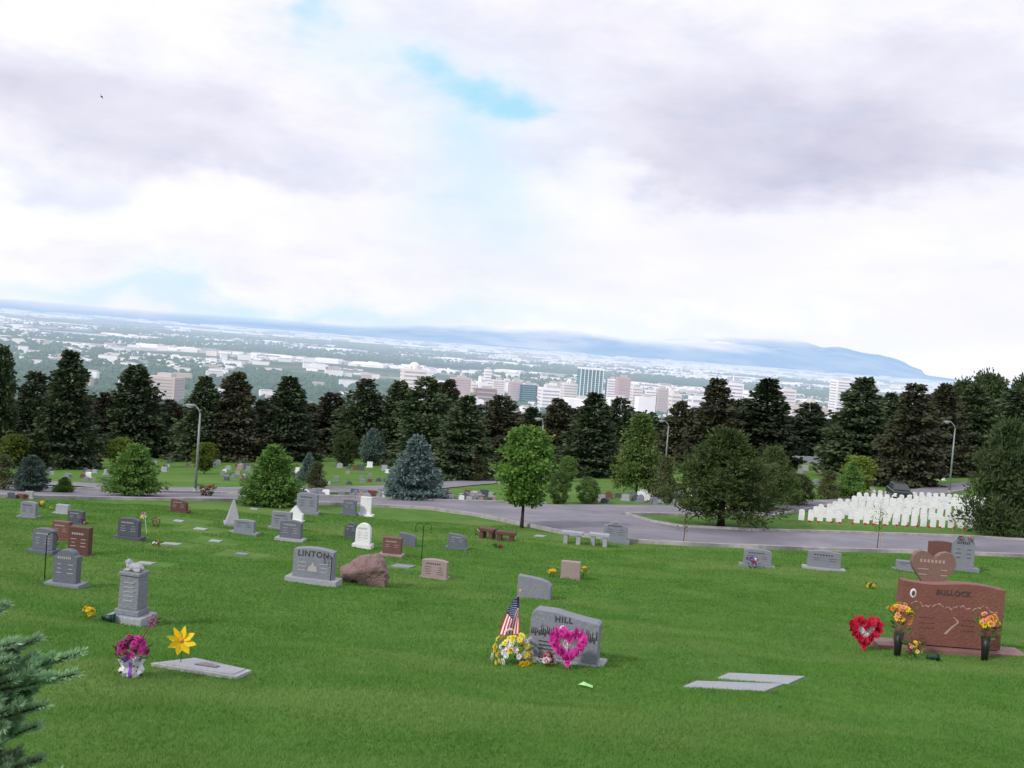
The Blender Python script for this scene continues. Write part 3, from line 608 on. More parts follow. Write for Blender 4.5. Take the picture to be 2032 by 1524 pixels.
# ------------------------------------------------------------ small stones beyond the roads
small={}
for mn in ('gray','light','dark','white','red','pink'):
    for kd in ('flat','arch','round'):
        mb=MB().box((0,0,0),(1.25,.5,.3)).prism([(x,z+.1) for x,z in prof(kd,1.,.75)],.3); small[mn,kd]=mb.mesh('small_headstone',mn,bevel=.02)
cname={'gray':'gray','light':'pale gray','dark':'dark gray','white':'white','red':'reddish','pink':'pinkish'}
zones=[('in the strip between the two roads, left half',20,640,984.5,990,30,13),('in the row directly behind the road near the blue spruce',640,985,984,998,70,14),
 ('behind the road junction below the round shrubs',1180,1345,984,1001,38,13),('on the far lawn at the left among young spruces',90,330,915,958,46,10),
 ('on the far lawn left of centre under the spruces',430,790,922,962,66,9.5),('under the dark spruces at left centre',290,480,905,930,22,8),
 ('on the far right lawn by the uphill road',1560,1900,922,975,36,10),('on the lawn behind the big wide pine',1340,1600,978,1000,24,12),('on the far lawn below the street lamps at centre',900,1230,915,940,22,9),
 ('on the small terrace above the far retaining wall',1570,1650,889,893,9,9)]
for zl,x0,x1,y0,y1,n,px in zones:
    for i in range(n):
        for _t in range(20):
            u=random.uniform(x0,x1); v=random.uniform(y0,y1)
            def inn(a,b_): return a[0][0]<=u<=a[-1][0] and ip(b_,u)-1<v<ip(a,u)+1
            if not(inn(main_near,main_far) or inn(br_near,br_far) or inn(up_near,up_far)): break
        else: continue
        p=G(u,v); s=depth(p)/F; mn=random.choice(['gray','gray','gray','dark','dark','light','white','red','pink'])
        if 'terrace' in zl: mn='white'
        w=px*s*random.uniform(.75,1.25); h=w*random.uniform(.8,1.3)
        single('small_headstone',small[mn,random.choice(('flat','arch','round'))],'small %s headstone %s'%(cname[mn],zl),'headstone',p,R_(random.uniform(-15,5)),'%s headstones %s'%(cname[mn],zl),scale=(w,.5,h))
a=G(1566,918);c_=G(1652,922); d=(c_-a); mb=MB(); n=7
for i in range(n):
    q=a+d*((i+.5)/n); mb.box((q.x-a.x,q.y-a.y,q.z-a.z+.2),(d.length/n*1.0-.02,.5,1.6),rz=math.atan2(d.y,d.x))
single('retaining_wall',mb.mesh('retaining_wall','gray'),'low pale retaining wall on the far slope right of centre','wall',a)
# ------------------------------------------------------------ trees
def spruce_mesh(name,seed,A,m,nl=30,dens=1.,droop=.25,Lf=.05,Wf=.018,up=.35,pw=.85,z0=.05,nbk=1.,lop=.0):
    global rng; old=rng; rng=np.random.default_rng(seed); C=[];D=[]; ph=rng.random()*6.28
    for i in range(nl):
        t=(i+rng.random())/nl; R=A*((1-t)**pw)*rng.uniform(.78,1.12)+.014; nb=int((8+7*(1-t))*nbk)
        for b_ in range(nb):
            az=rng.random()*6.283; Rb=R*rng.uniform(.6,1.14)*(1+lop*math.cos(az-ph+4*t)); sl_=up*t-droop*(1-t)+rng.normal(0,.12)
            n=int((9+32*(1-t))*dens); s_=.12+.88*rng.random(n)**.75
            lat=rng.normal(0,.22,n)*Rb*(1.15-s_*.8)+rng.normal(0,.012,n); o=np.array([math.cos(az),math.sin(az)]); q=np.array([-o[1],o[0]])
            xy=o[None]*(s_*Rb)[:,None]+q[None]*lat[:,None]; z=z0+(.955-z0)*t+s_*Rb*sl_+.12*Rb*s_**3+rng.normal(0,.012,n)
            C.append(np.column_stack([xy,z])); sg=np.sign(lat)*rng.uniform(.2,1.2,n)
            D.append(np.column_stack([o[None]*np.ones((n,1))+q[None]*sg[:,None],sl_+rng.normal(-.2,.7,n)]))
    C.append(np.array([[0,0,.93],[0,0,.94],[0.003,0,.95],[0,0,.96]])); D.append(np.array([[0,0,1],[.2,0,1],[-.2,0,1],[0,.2,1]]))
    me=cards(name,np.concatenate(C),np.concatenate(D),Lf,Wf,m); rng=old; return me
def trunk_mesh(name,r,h=.93,limbs=0,seed=0,spread=.2,z0=.3,bend=.0):
    rr=random.Random(seed); pts=[(bend*math.sin(3*t),bend*math.cos(4*t)-bend,-.03+t*(h+.03)) for t in np.linspace(0,1,7)]
    mb=MB().tube(pts,[r*(1.25-t*1.15) if t else r*1.5 for t in np.linspace(0,1,7)],8)
    for i in range(limbs):
        a=rr.random()*6.283; z=z0+(h-z0)*rr.random()*.8; L_=spread*rr.uniform(.6,1); d=Vector((math.cos(a),math.sin(a),rr.uniform(.4,1.0)))
        p0=Vector((0,0,z)); mb.tube([p0,p0+d*L_*.5+Vector((0,0,.01)),p0+d*L_*.9+Vector((0,0,.04))],[r*.5,r*.3,r*.1],5)
    return mb.mesh(name,'bark',True)
def crown_mesh(name,seed,kind,A,m,z0,z1,ncl=60,nl=80,cr=.07,Lf=.035,Wf=.02):
    global rng; old=rng; rng=np.random.default_rng(seed); C=[];D=[]
    for i in range(ncl):
        t=rng.random()
        if kind=='oval': env=(math.sin(math.pi*min(1,t*.9+.06))**.6)
        elif kind=='pyr': env=(1-t)**.7*(.9+.2*rng.random()) if t>.12 else .75
        elif kind=='ball': env=max(.05,math.sqrt(max(0,1-(2*t-1)**2)))
        elif kind=='pine': env=max(.1,(1-t**2.2))*(.85+.3*rng.random())
        az=rng.random()*6.283; q=env*A*rng.random()**.4*rng.uniform(.8,1.05)
        c_=np.array([q*math.cos(az),q*math.sin(az),z0+(z1-z0)*t]); n=int(nl*rng.uniform(.6,1.3)); k=cr*rng.uniform(.6,1.3)
        g_=rng.normal(0,1,(n,3))*np.array([k,k,k*.6])*.55; C.append(c_+g_); d=g_/(np.linalg.norm(g_,axis=1)[:,None]+1e-6)+rng.normal(0,.5,(n,3))+(np.array([0,0,.5]) if kind=='pine' else np.array([0,0,-.1])); D.append(d)
    me=cards(name,np.concatenate(C),np.concatenate(D),Lf,Wf,m); rng=old; return me
T={}
T['s1']=(spruce_mesh('crown',1,.235,'spruce',34,1.5,Lf=.030,Wf=.021,lop=.1),trunk_mesh('trunk',.014)); T['s2']=(spruce_mesh('crown',2,.25,'spruceb',30,1.6,.35,Lf=.030,Wf=.021,lop=.18,pw=.75),trunk_mesh('trunk',.014))
T['s3']=(spruce_mesh('crown',3,.24,'spruce',34,1.5,.15,pw=.65,Lf=.030,Wf=.021,lop=.2),trunk_mesh('trunk',.014)); T['s4']=(spruce_mesh('crown',4,.25,'spruceb',26,1.7,.45,pw=.68,Lf=.032,Wf=.022,lop=.22),trunk_mesh('trunk',.015)); T['s5']=(spruce_mesh('crown',5,.26,'spruce',26,1.6,.45,Lf=.034,pw=.52,Wf=.022,lop=.25),trunk_mesh('trunk',.015))
T['f1']=(spruce_mesh('crown',6,.25,'sprucef',24,1.,.3,Lf=.045,Wf=.032,pw=.6,lop=.2),trunk_mesh('trunk',.014)); T['f2']=(spruce_mesh('crown',7,.26,'sprucef',22,1.,.3,Lf=.045,Wf=.032,pw=.45,lop=.2),trunk_mesh('trunk',.014))
T['g1']=(spruce_mesh('crown',8,.43,'green',24,1.7,-.05,Lf=.06,Wf=.022,up=.6,z0=.07,pw=.7,nbk=1.3),trunk_mesh('trunk',.02)); T['g2']=(spruce_mesh('crown',9,.43,'green',26,1.7,.0,Lf=.06,Wf=.022,up=.6,pw=.78,z0=.06,nbk=1.3),trunk_mesh('trunk',.02))
T['b1']=(spruce_mesh('crown',10,.41,'blue',26,1.7,.05,Lf=.055,Wf=.022,up=.5,z0=.06,pw=.75,nbk=1.3),trunk_mesh('trunk',.02)); T['b2']=(spruce_mesh('crown',12,.42,'bluedk',22,1.6,.0,Lf=.06,Wf=.022,up=.5,pw=.6,nbk=1.3),trunk_mesh('trunk',.02))
T['maple']=(crown_mesh('crown',20,'oval',.25,'maple',.27,.95,130,80,.06,.034,.026),trunk_mesh('trunk',.014,.85,9,1,.2,.3))
T['oak']=(crown_mesh('crown',21,'pyr',.36,'oak',.1,.98,170,70,.065,.04,.022),trunk_mesh('trunk',.013,.9,10,2,.25,.2))
T['pine']=(crown_mesh('crown',22,'pine',.48,'pine',.10,.93,260,80,.075,.045,.014),trunk_mesh('trunk',.025,.8,12,3,.45,.1))
T['pined']=(crown_mesh('crown',23,'pine',.40,'pinedk',.06,.95,220,90,.08,.045,.015),trunk_mesh('trunk',.025,.8,10,4,.35,.1))
T['ball']=(crown_mesh('crown',24,'ball',.42,'shrub',.03,.96,170,70,.07,.04,.024),trunk_mesh('trunk',.02,.5))
T['yg']=(crown_mesh('crown',25,'oval',.35,'yellowg',.15,.95,90,80,.09,.05,.034),trunk_mesh('trunk',.015,.8,6,5,.2,.3))
T['br']=(crown_mesh('crown',26,'pyr',.36,'olive',.06,.97,90,70,.09,.05,.026),trunk_mesh('trunk',.015,.9))
T['dk']=(crown_mesh('crown',27,'oval',.45,'pinedk',.08,.95,150,80,.09,.05,.03),trunk_mesh('trunk',.018,.8,6,6,.3,.2))
AR={'s1':.235,'s2':.25,'s3':.24,'s4':.25,'s5':.26,'f1':.25,'f2':.26,'g1':.43,'g2':.43,'b1':.41,'b2':.42,'maple':.27,'oak':.36,'pine':.44,'pined':.43,'ball':.42,'yg':.37,'br':.37,'dk':.48}
def tree(kind,u,vt,vb,w,label,Y=None,cat='tree',name='spruce_tree',group=None):
    if Y is None: p=G(u,vb)
    else: q=AT(u,vb,Y); p=Vector((q.x,q.y,H(q.x,q.y)))
    ut=u+(vb-vt)*math.tan(ROLL)*.9; t=AT(ut,vt,p.y); h=max(.3,t.z-p.z); s=depth(p)/F
    if kind[0]=='s': w*=1.32
    if kind[0] in 'gb' and kind not in('ball','br'): w*=1.12
    k=w*s/2/(AR[kind]*h)
    r=root(name,label,cat,p,random.random()*6.28,group,(h*k,h*k,h)); c_,tr=T[kind]; part('trunk',tr,r); part('crown',c_,r); return r
row=[('s3',-8,680,925,80,'tall dark spruce cut off by the left edge of the photo'),('s5',60,735,905,95,'shorter dark spruce second from the left in the row'),('s1',128,690,930,118,'tallest pointed spruce at the left end of the row'),
('s4',205,775,905,90,'low brownish spruce in the gap right of the tallest left spruce'),('s3',262,720,908,115,'broad dark spruce above the bright green young spruce at left'),('s2',330,790,905,80,'short brownish spruce just left of the left street lamp'),('s1',398,742,915,95,'dark spruce rising right behind the left street lamp'),
('s2',462,735,915,112,'brownish tall spruce right of the left street lamp'),('s1',565,742,915,112,'broad pointed spruce behind the green cone spruce'),('s3',515,790,905,70,'short spruce filling between two tall ones left of centre'),('s4',650,775,905,95,'ragged spruce between cone spruce and blue spruce'),('s5',720,750,908,100,'flat shouldered dark spruce up left of the blue spruce'),
('s3',785,752,910,90,'dark spruce directly above the blue spruce, left of a twin crown'),('s5',835,745,925,125,'massive dark spruce just above the blue spruce'),('s2',882,750,912,85,'narrow brown topped spruce right of the massive one'),('s1',915,780,952,115,'spruce with low base right of the blue spruce'),('s4',985,780,925,105,'brown spruce behind the young maple, left side'),
('s2',1098,788,925,95,'brown spruce right of the centre street lamp'),('s3',1050,805,915,75,'dark spruce just behind the centre street lamp'),('s1',1170,775,946,118,'broad spruce with bare trunk above the round shrubs'),('s5',1222,787,915,85,'dark spruce left of the yellow green pyramid tree'),
('s2',1343,793,925,85,'reddish brown spruce right of the second centre lamp'),('s4',1408,745,930,105,'drooping spruce with bare top above the wide pine'),('s3',1460,790,925,90,'short dark spruce between two taller ones above the wide pine'),('s1',1512,745,930,128,'tall cone spruce right above the wide pine'),
('s5',1603,797,890,95,'spruce above the far retaining wall'),('s1',1698,743,945,135,'tall broad spruce right of the retaining wall'),('s3',1755,775,930,80,'narrow dark spruce hidden between two tall right ones'),('s4',1798,755,965,122,'brownish spruce beside the uphill road'),('s2',1862,757,945,100,'spruce behind the right street lamp'),('s3',1925,760,940,110,'dark spruce right of the right street lamp'),('s5',2010,770,930,130,'dark spruce at the right edge above the big pine')]
for k,u,vt,vb,w,l in row: tree(k,u,vt,vb,w,l,group=None)
for i,u in enumerate(range(-50,2110,30)):
    vt=random.uniform(790,825)-(12 if u<500 else 0)-(28 if u>1850 else 0)+(18 if 1050<u<1370 or 1430<u<1660 else 0); tree(random.choice(('f1','f2')),u+random.uniform(-12,12),vt,vt+90,random.uniform(95,140),'dark evergreen filling the gaps behind the front row of tall spruces',Y=random.uniform(165,215),group='dark evergreens behind the front row')
for i,u in enumerate(range(-40,2100,46)):
    vt=random.uniform(824,838)-(25 if u<500 else 0)-(20 if u>1850 else 0); tree('f2',u+random.uniform(-10,10),vt,vt+90,random.uniform(95,130),'distant dark evergreen low behind the tree belt on the falling slope',Y=random.uniform(240,340),group='distant evergreens below the tree belt')
for u,vt,w,l in ((1900,755,90,'leafy dark tree top on the right skyline'),(1955,742,110,'highest leafy dark tree on the right skyline'),(2030,750,90,'leafy dark tree at the far right skyline corner')): tree('dk',u,vt,860,w,l,Y=190,name='leafy_tree')
tree('g1',263,880,984,98,'bright green young spruce beside the road at left',name='young_spruce'); tree('g2',537,882,1005,116,'bright green cone shaped spruce on the near side of the road',name='young_spruce'); tree('b1',821,862,992,110,'pale blue spruce just beyond the road',name='blue_spruce')
tree('b2',60,903,977,64,'small dark bluish spruce at the left beyond the road',name='blue_spruce'); tree('b1',610,900,958,42,'tiny pale blue spruce right of the green cone spruce',name='blue_spruce')
tree('g2',127,946,979,40,'small round green conifer shrub at left beyond the road',name='conifer_shrub',cat='shrub'); tree('br',627,918,970,48,'small olive green tree below the tiny blue spruce',name='young_tree')
tree('yg',28,862,930,64,'yellow green tree near the left edge under dark spruces',name='leafy_tree'); tree('yg',237,868,930,52,'yellow green tree behind the bright green young spruce',name='leafy_tree'); tree('yg',405,878,940,52,'yellow green tree just right of the left street lamp',name='leafy_tree')
tree('dk',683,855,925,55,'small dark leafy tree left of centre beneath the spruces',name='leafy_tree'); tree('b2',737,850,922,50,'small bluish conifer just left of the blue spruce',name='young_spruce'); tree('br',945,905,955,50,'small olive tree right of the blue spruce beyond the road',name='young_tree')
tree('br',5,905,972,55,'small brownish tree cut by the left edge beyond the road',name='young_tree')
tree('maple',1035,846,1047,122,'young leafy maple with thin dark trunk before the road junction',name='maple_tree'); tree('oak',1262,824,982,118,'yellow green pyramid tree beyond the road junction',name='oak_tree')
tree('ball',1108,935,1000,46,'round green shrub, left of the pair beyond the junction',name='round_shrub',cat='shrub'); tree('ball',1165,947,999,48,'round green shrub, right of the pair beyond the junction',name='round_shrub',cat='shrub'); tree('ball',1125,905,955,40,'rounded shrub behind the left round shrub',name='round_shrub',cat='shrub')
tree('br',1316,908,997,62,'olive brown young tree left of the wide pine',name='young_tree'); tree('pine',1430,848,1044,215,'wide rounded green pine on the grass island',name='pine_tree'); tree('pine',1527,884,1012,115,'smaller pine right behind the wide rounded pine',name='pine_tree')
tree('dk',1577,940,1002,80,'low dark leafy tree at the edge of the branch road',name='leafy_tree'); tree('br',1643,935,990,55,'olive young tree left of the uphill road',name='young_tree'); tree('yg',1700,905,985,70,'light green tree before the tall broad right spruce',name='leafy_tree')
tree('g1',1688,915,990,50,'small green conifer near the white headstone rows',name='young_spruce'); tree('pined',1985,832,1062,165,'big dark pine at the right edge beside the white headstones',name='pine_tree')
p,s=GS(410,985); r=root('rose_bush','rounded bush with red blooms behind the road near the left lamp','shrub',p); foliage(r,16*s,24*s,160,'shrub')
for i in range(14): a=random.random()*6.28; part('blossom',bl('redf'),r,(15*s*math.cos(a)*random.random(),-15*s*random.random(),random.uniform(.3,1)*22*s),scale=(.12,)*3)
def sapling(u,vb,vt,label,m):
    p,s=GS(u,vb); h=(vb-vt)*s; r=root('sapling',label,'tree',p); mb=MB().tube([(0,0,-.05),(.02,0,h*.5),(0,0,h)],[.02,.014,.005],6); rr=random.Random(u)
    for i in range(9): a=rr.random()*6.28; z=h*rr.uniform(.35,.9); mb.tube([(0,0,z),(.22*math.cos(a),.22*math.sin(a),z+.25)],[.008,.003],4)
    part('trunk',mb.mesh('trunk','bark'),r); n=90; C=np.stack([rng.normal(0,.17,n),rng.normal(0,.17,n),rng.uniform(.4,1,n)*h],1); part('leaves',cards('leaves',C,rng.normal(size=(n,3)),.08,.05,m),r)
    part('stake',MB().tube([(.12,0,-.05),(.12,0,h*.45)],.018).mesh('stake','wood'),r)
sapling(1740,1092,1003,'thin sapling with sparse yellow leaves beside the road, right side','yellowg'); sapling(1356,1078,1015,'thin nearly bare sapling at the road edge below the wide pine','olive')
# ------------------------------------------------------------ street lamps
def lamp(u,vb,vt,label,arm=-1,apx=16):
    p=G(u,vb)
    t=AT(u+(vb-vt)*.07,vt,p.y); h=t.z-p.z; s=depth(p)/F; a=apx*s; r=root('street_lamp',label,'street lamp',p)
    part('pole',MB().tube([(0,0,-.1),(0,0,h*.5),(0,0,h*.92)],[.085,.07,.055]).mesh('pole','lampmetal',True),r)
    part('base_plate',MB().lathe([(.18,-.05),(.18,.1),(.1,.3)]).mesh('base_plate','lampmetal'),r)
    part('arm',MB().tube([(0,0,h*.9),(arm*a*.12,0,h*.95),(arm*a*.45,0,h*.985),(arm*a*.8,0,h)],[.05,.045,.04,.04]).mesh('arm','lampmetal',True),r)
    hd=part('lamp_head',MB().ell((arm*(a*.8+.2),0,h),(.36,.15,.10)).mesh('lamp_head','lampmetal',True),r); part('lens',MB().ell((arm*(a*.8+.24),0,h-.06),(.22,.11,.08)).mesh('lens','whitef',True),hd)
lamp(387,979,806,'tall street lamp at left beside the road',apx=16); lamp(1068,968,832,'street lamp behind the young maple at centre',apx=5); lamp(1318,950,836,'street lamp right of the pyramid tree',apx=12); lamp(1883,980,838,'tall street lamp at right by the uphill road',apx=14)
q=G(1935,930); t=AT(1940,815,q.y); single('utility_pole',MB().tube([(0,0,-.1),(0,0,t.z-q.z)],[.1,.06]).box((0,0,t.z-q.z-.4),(.9,.08,.08)).mesh('pole','bark'),'thin pole rising right of the right street lamp','pole',q)
# ------------------------------------------------------------ car
p,s=GS(1790,999); r=root('parked_car','dark green car seen from the front on the uphill road','car',p+Vector((0,0,.07)),R_(-12),scale=(.78,.78,.78))
bod=MB().prism([(-.9,.3),(.9,.3),(.93,.6),(.88,.95),(.82,1.0),(-.82,1.0),(-.88,.95),(-.93,.6)],4.3,2.1); part('body',bod.mesh('body','carpaint',bevel=.08),r)
cab=MB().add([(-.84,.9,.98),(.84,.9,.98),(.84,4,.98),(-.84,4,.98),(-.62,1.6,1.55),(.62,1.6,1.55),(.62,3.5,1.55),(-.62,3.5,1.55)],[(3,2,1,0),(4,5,6,7),(0,1,5,4),(1,2,6,5),(2,3,7,6),(3,0,4,7)]); part('cabin',cab.mesh('cabin','carpaint',bevel=.05),r)
part('windscreen',MB().add([(-.72,.93,1.03),(.72,.93,1.03),(.56,1.53,1.50),(-.56,1.53,1.50)],[(0,1,2,3)]).mesh('windscreen','carglass'),r,(0,-.05,.03))
for x in (-1,1):
    part('headlight',MB().ell((x*.66,-.06,.72),(.17,.06,.1)).mesh('headlight','lightglass',True),r)
    for y in (.6,3.4):
        w=part('wheel',MB().tube([(x*.93,y,.33),(x*.7,y,.33)],.33,16).mesh('wheel','tyre'),r); part('rim',MB().tube([(x*.95,y,.33),(x*.9,y,.33)],.2,12).mesh('rim','lampmetal'),w)
part('grille',MB().box((0,-.06,.68),(.8,.04,.16)).mesh('grille','black'),r); part('bumper',MB().box((0,-.1,.42),(1.8,.14,.18)).mesh('bumper','carpaint',bevel=.03),r)
# ------------------------------------------------------------ bird
p=AT(202,192,60); mb=MB().ell((0,0,0),(.05,.13,.045)); mb.add([(0,.03,.02),(0,-.06,.02),(-.06,-.05,.12),(-.1,-.01,.2),(-.05,.05,.1)],[(0,1,2,3,4)]); mb.add([(0,.03,.02),(0,-.06,.02),(.05,-.05,-.08),(.08,0,-.16),(.04,.05,-.06)],[(0,1,2,3,4)]); mb.add([(-.02,-.12,0),(.02,-.12,0),(.04,-.22,0),(-.04,-.22,0)],[(0,1,2,3)])
single('flying_bird',mb.mesh('bird','black'),'tiny dark bird flying in the upper left sky','bird',p)
# ------------------------------------------------------------ foreground blue spruce
def fg():
    Y0=3.0; base=AT(-330,1500,Y0); tx,ty=base.x,base.y; gz=H(tx,ty); top=AT(-330,1130,Y0).z
    r=root('blue_spruce','blue green needled spruce branch tips reaching in at the bottom left corner','tree',(tx,ty,gz))
    part('trunk',MB().tube([(0,0,-.05),(0,0,(top-gz)*.5),(0,0,top-gz)],[.06,.04,.01]).mesh('trunk','bark',True),r)
    tips=[(12,1200,3.05),(30,1275,2.9),(75,1268,3.0),(160,1296,2.95),(150,1338,2.85),(100,1345,3.1),(88,1400,2.8),(60,1375,3.1),(75,1440,2.9),(40,1490,3.0),(85,1505,2.95),(120,1535,2.9),(60,1540,2.8),(20,1310,2.8),(25,1350,2.8),(15,1410,2.8),(0,1480,2.8),(110,1580,2.9),(-20,1250,3.2),(-120,1180,2.8),(-100,1600,3.1),(180,1620,2.9),(30,1600,2.7),(-420,1300,3.0),(-600,1450,3.),(-650,1600,3.1)]
    for (u,v,d) in tips:
        tip=AT(u,v,d)-Vector((tx,ty,gz)); st=Vector((0,0,tip.z-.12+random.uniform(-.06,0))); n=14; st.z=max(.1,min(st.z,top-gz-.05))
        pts=[]
        for i in range(n+1):
            t=i/n; q=st.lerp(tip,t); q.z+= -.05*math.sin(math.pi*t); pts.append(q)
        br=part('branch',MB().tube(pts,[.009*(1-.7*i/n) for i in range(n+1)],5).mesh('branch','bark'),r)
        C=[];D=[]
        def needles(A,B,n):
            ax=(B-A); ax=np.array(ax.normalized()); t=rng.uniform(0,1,n); P=np.array(A)[None]+t[:,None]*np.array(B-A)[None]
            rd=rng.normal(size=(n,3)); rd-= (rd@ax)[:,None]*ax; rd/=np.linalg.norm(rd,axis=1)[:,None]; rd[:,2]=rd[:,2]*.8+.3
            C.append(P); D.append(rd*.95+ax[None]*.75)
        for i in range(5,n): needles(pts[i],pts[i+1],200)
        for sd in range(12):
            i=5+sd*8//12; a=pts[i]; ax=(pts[i+1]-pts[i]).normalized(); lat=ax.cross(Vector((0,0,1))).normalized()*(1 if sd%2 else -1)
            e=a+(ax*.8+lat*.5+Vector((0,0,random.uniform(-.6,.5)))).normalized()*random.uniform(.07,.13)*(1.1-sd*.04); needles(a,e,480)
        part('needles',cards('needles',np.concatenate(C),np.concatenate(D),.026,.0032,'needle',.3),br)
fg()
# ------------------------------------------------------------ downtown
def tower(u0,u1,vt,mb_,label,nb=7,win='cwin',plant=True,Y=2600,yaw=12,dep=None,name='office_building',spire=0,vert=0,dome=0,group=None):
    uc=(u0+u1)/2; t=AT(uc,vt,Y); s=Y/F; w=(u1-u0)*s*.93; d=dep or w*.7; zb=-151; h=t.z-zb; r=root(name,label,'building',(t.x,Y,zb),R_(yaw),group)
    part('wall',MB().box((0,0,h/2),(w,d,h)).mesh('wall',mb_),r)
    hv=min(h*.9,75)
    if nb:
        nb=int(nb*1.6); mbx=MB().box((0,-d/2-.4,0),(w*.84,.8,hv/nb*.34)).box((w/2+.4,0,0),(.8,d*.8,hv/nb*.34)).box((-w/2-.4,0,0),(.8,d*.8,hv/nb*.34)).mesh('window_band',win)
        for i in range(nb): part('window_band',mbx,r,(0,0,h-hv*(i+.8)/nb))
    if vert:
        for i in range(vert): part('pier',MB().box((0,0,0),(w*.02+.6,1.8,hv)).mesh('pier','cwhite'),r,(w*(-.46+.92*i/(vert-1)),-d/2-.6,h-hv/2))
        part('cornice',MB().box((0,0,0),(w*1.02,d*1.02,4)).mesh('cornice','cwhite'),r,(0,0,h+2))
    if plant: part('roof_plant',MB().box((w*.06,0,0),(w*.45,d*.5,6)).mesh('roof_plant','croof'),r,(0,0,h+3.05))
    if dome: part('dome',MB().ell((0,0,0),(w*.22,w*.22,w*.2)).mesh('dome',mb_,True),r,(0,0,h+4))
    if spire: part('spire',MB().tube([(0,0,0),(0,0,spire)],[2.5,.3],6).mesh('spire',mb_),r,(0,0,h))
    return r
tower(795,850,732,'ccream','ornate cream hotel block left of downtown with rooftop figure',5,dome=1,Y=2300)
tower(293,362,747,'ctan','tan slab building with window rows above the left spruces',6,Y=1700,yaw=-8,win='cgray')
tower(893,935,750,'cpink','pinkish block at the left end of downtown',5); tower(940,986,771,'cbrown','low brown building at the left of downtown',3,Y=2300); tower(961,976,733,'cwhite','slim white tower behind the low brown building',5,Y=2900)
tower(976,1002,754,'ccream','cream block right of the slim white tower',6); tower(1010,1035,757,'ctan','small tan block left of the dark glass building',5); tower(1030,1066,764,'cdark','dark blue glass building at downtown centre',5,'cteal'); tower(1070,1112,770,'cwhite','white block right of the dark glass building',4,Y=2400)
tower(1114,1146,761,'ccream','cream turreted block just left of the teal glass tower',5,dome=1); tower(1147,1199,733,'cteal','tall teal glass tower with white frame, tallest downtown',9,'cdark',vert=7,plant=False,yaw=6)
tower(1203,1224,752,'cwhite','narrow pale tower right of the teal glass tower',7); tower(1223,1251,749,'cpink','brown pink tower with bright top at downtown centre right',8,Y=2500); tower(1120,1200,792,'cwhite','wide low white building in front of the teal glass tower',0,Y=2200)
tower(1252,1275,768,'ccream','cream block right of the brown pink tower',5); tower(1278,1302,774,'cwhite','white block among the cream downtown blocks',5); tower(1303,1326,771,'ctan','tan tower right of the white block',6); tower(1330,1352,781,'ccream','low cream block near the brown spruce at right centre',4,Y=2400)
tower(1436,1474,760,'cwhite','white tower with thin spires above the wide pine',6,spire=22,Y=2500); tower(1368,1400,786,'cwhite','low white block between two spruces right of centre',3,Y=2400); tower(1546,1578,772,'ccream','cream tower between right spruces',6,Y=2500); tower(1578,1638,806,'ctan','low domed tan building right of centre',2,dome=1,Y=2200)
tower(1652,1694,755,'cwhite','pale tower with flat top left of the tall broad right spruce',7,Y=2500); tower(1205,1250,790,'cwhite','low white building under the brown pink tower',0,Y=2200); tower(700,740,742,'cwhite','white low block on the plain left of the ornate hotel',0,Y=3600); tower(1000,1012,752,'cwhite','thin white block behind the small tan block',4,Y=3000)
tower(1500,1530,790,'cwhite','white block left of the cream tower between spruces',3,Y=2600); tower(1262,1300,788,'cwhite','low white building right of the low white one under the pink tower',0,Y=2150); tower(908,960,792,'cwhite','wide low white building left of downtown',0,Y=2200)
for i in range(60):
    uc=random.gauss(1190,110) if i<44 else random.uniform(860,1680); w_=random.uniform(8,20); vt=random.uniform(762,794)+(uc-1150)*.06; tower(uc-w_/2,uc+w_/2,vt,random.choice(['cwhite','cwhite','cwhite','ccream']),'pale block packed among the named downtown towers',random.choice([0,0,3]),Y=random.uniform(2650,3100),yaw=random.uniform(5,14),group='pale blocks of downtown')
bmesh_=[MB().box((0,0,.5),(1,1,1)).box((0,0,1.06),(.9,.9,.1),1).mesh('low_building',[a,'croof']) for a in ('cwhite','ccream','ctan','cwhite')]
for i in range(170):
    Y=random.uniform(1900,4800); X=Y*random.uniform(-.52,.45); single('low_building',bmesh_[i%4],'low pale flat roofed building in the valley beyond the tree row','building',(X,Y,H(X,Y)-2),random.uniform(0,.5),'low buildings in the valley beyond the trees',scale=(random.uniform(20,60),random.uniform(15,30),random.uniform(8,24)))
# far stuff
def farboxes(n,y0,y1,sw,hh,pw=1.,th=.0,sx=.0006,sy=.0006):
    Y=y0*(y1/y0)**(rng.random(n)**pw); X=Y*rng.uniform(-.62,.62,n)
    cl=np.array([mnoise.noise(Vector((x*sx,y*sy,3)))+.6*mnoise.noise(Vector((x*sx*4,y*sy*3,8))) for x,y in zip(X,Y)]); k=cl+.25*(X/Y)>th; X=X[k];Y=Y[k]; n=len(X)
    z=Hn(X,Y)-1; w=sw*rng.uniform(.4,1.6,n)*(.5+Y/6000); d=w*rng.uniform(.3,.8,n); h=hh*rng.uniform(.5,1.5,n)*(.8+Y/12000)
    V=np.zeros((n,8,3))
    for j,(a,b_,c_) in enumerate([(-1,-1,0),(1,-1,0),(1,1,0),(-1,1,0),(-1,-1,1),(1,-1,1),(1,1,1),(-1,1,1)]): V[:,j,0]=X+a*w/2+.2*b_*d/2; V[:,j,1]=Y+b_*d/2; V[:,j,2]=z+c_*h
    q=np.array([(4,5,6,7),(0,1,5,4),(1,2,6,5),(3,0,4,7)]); Fc=(np.arange(n)[:,None,None]*8+q[None]).reshape(-1,4); mi=np.repeat(rng.choice([0,0,0,1,2,3],n),4)
    return npmesh('far_city',V.reshape(-1,3),Fc,[M['cwhite'],M['ccream'],M['cgray'],M['croof']],False,mi)
single('far_off_houses',farboxes(24000,1500,9000,16,6,.8,.08),'pale mass of distant houses spread over the valley','buildings',kind='stuff')
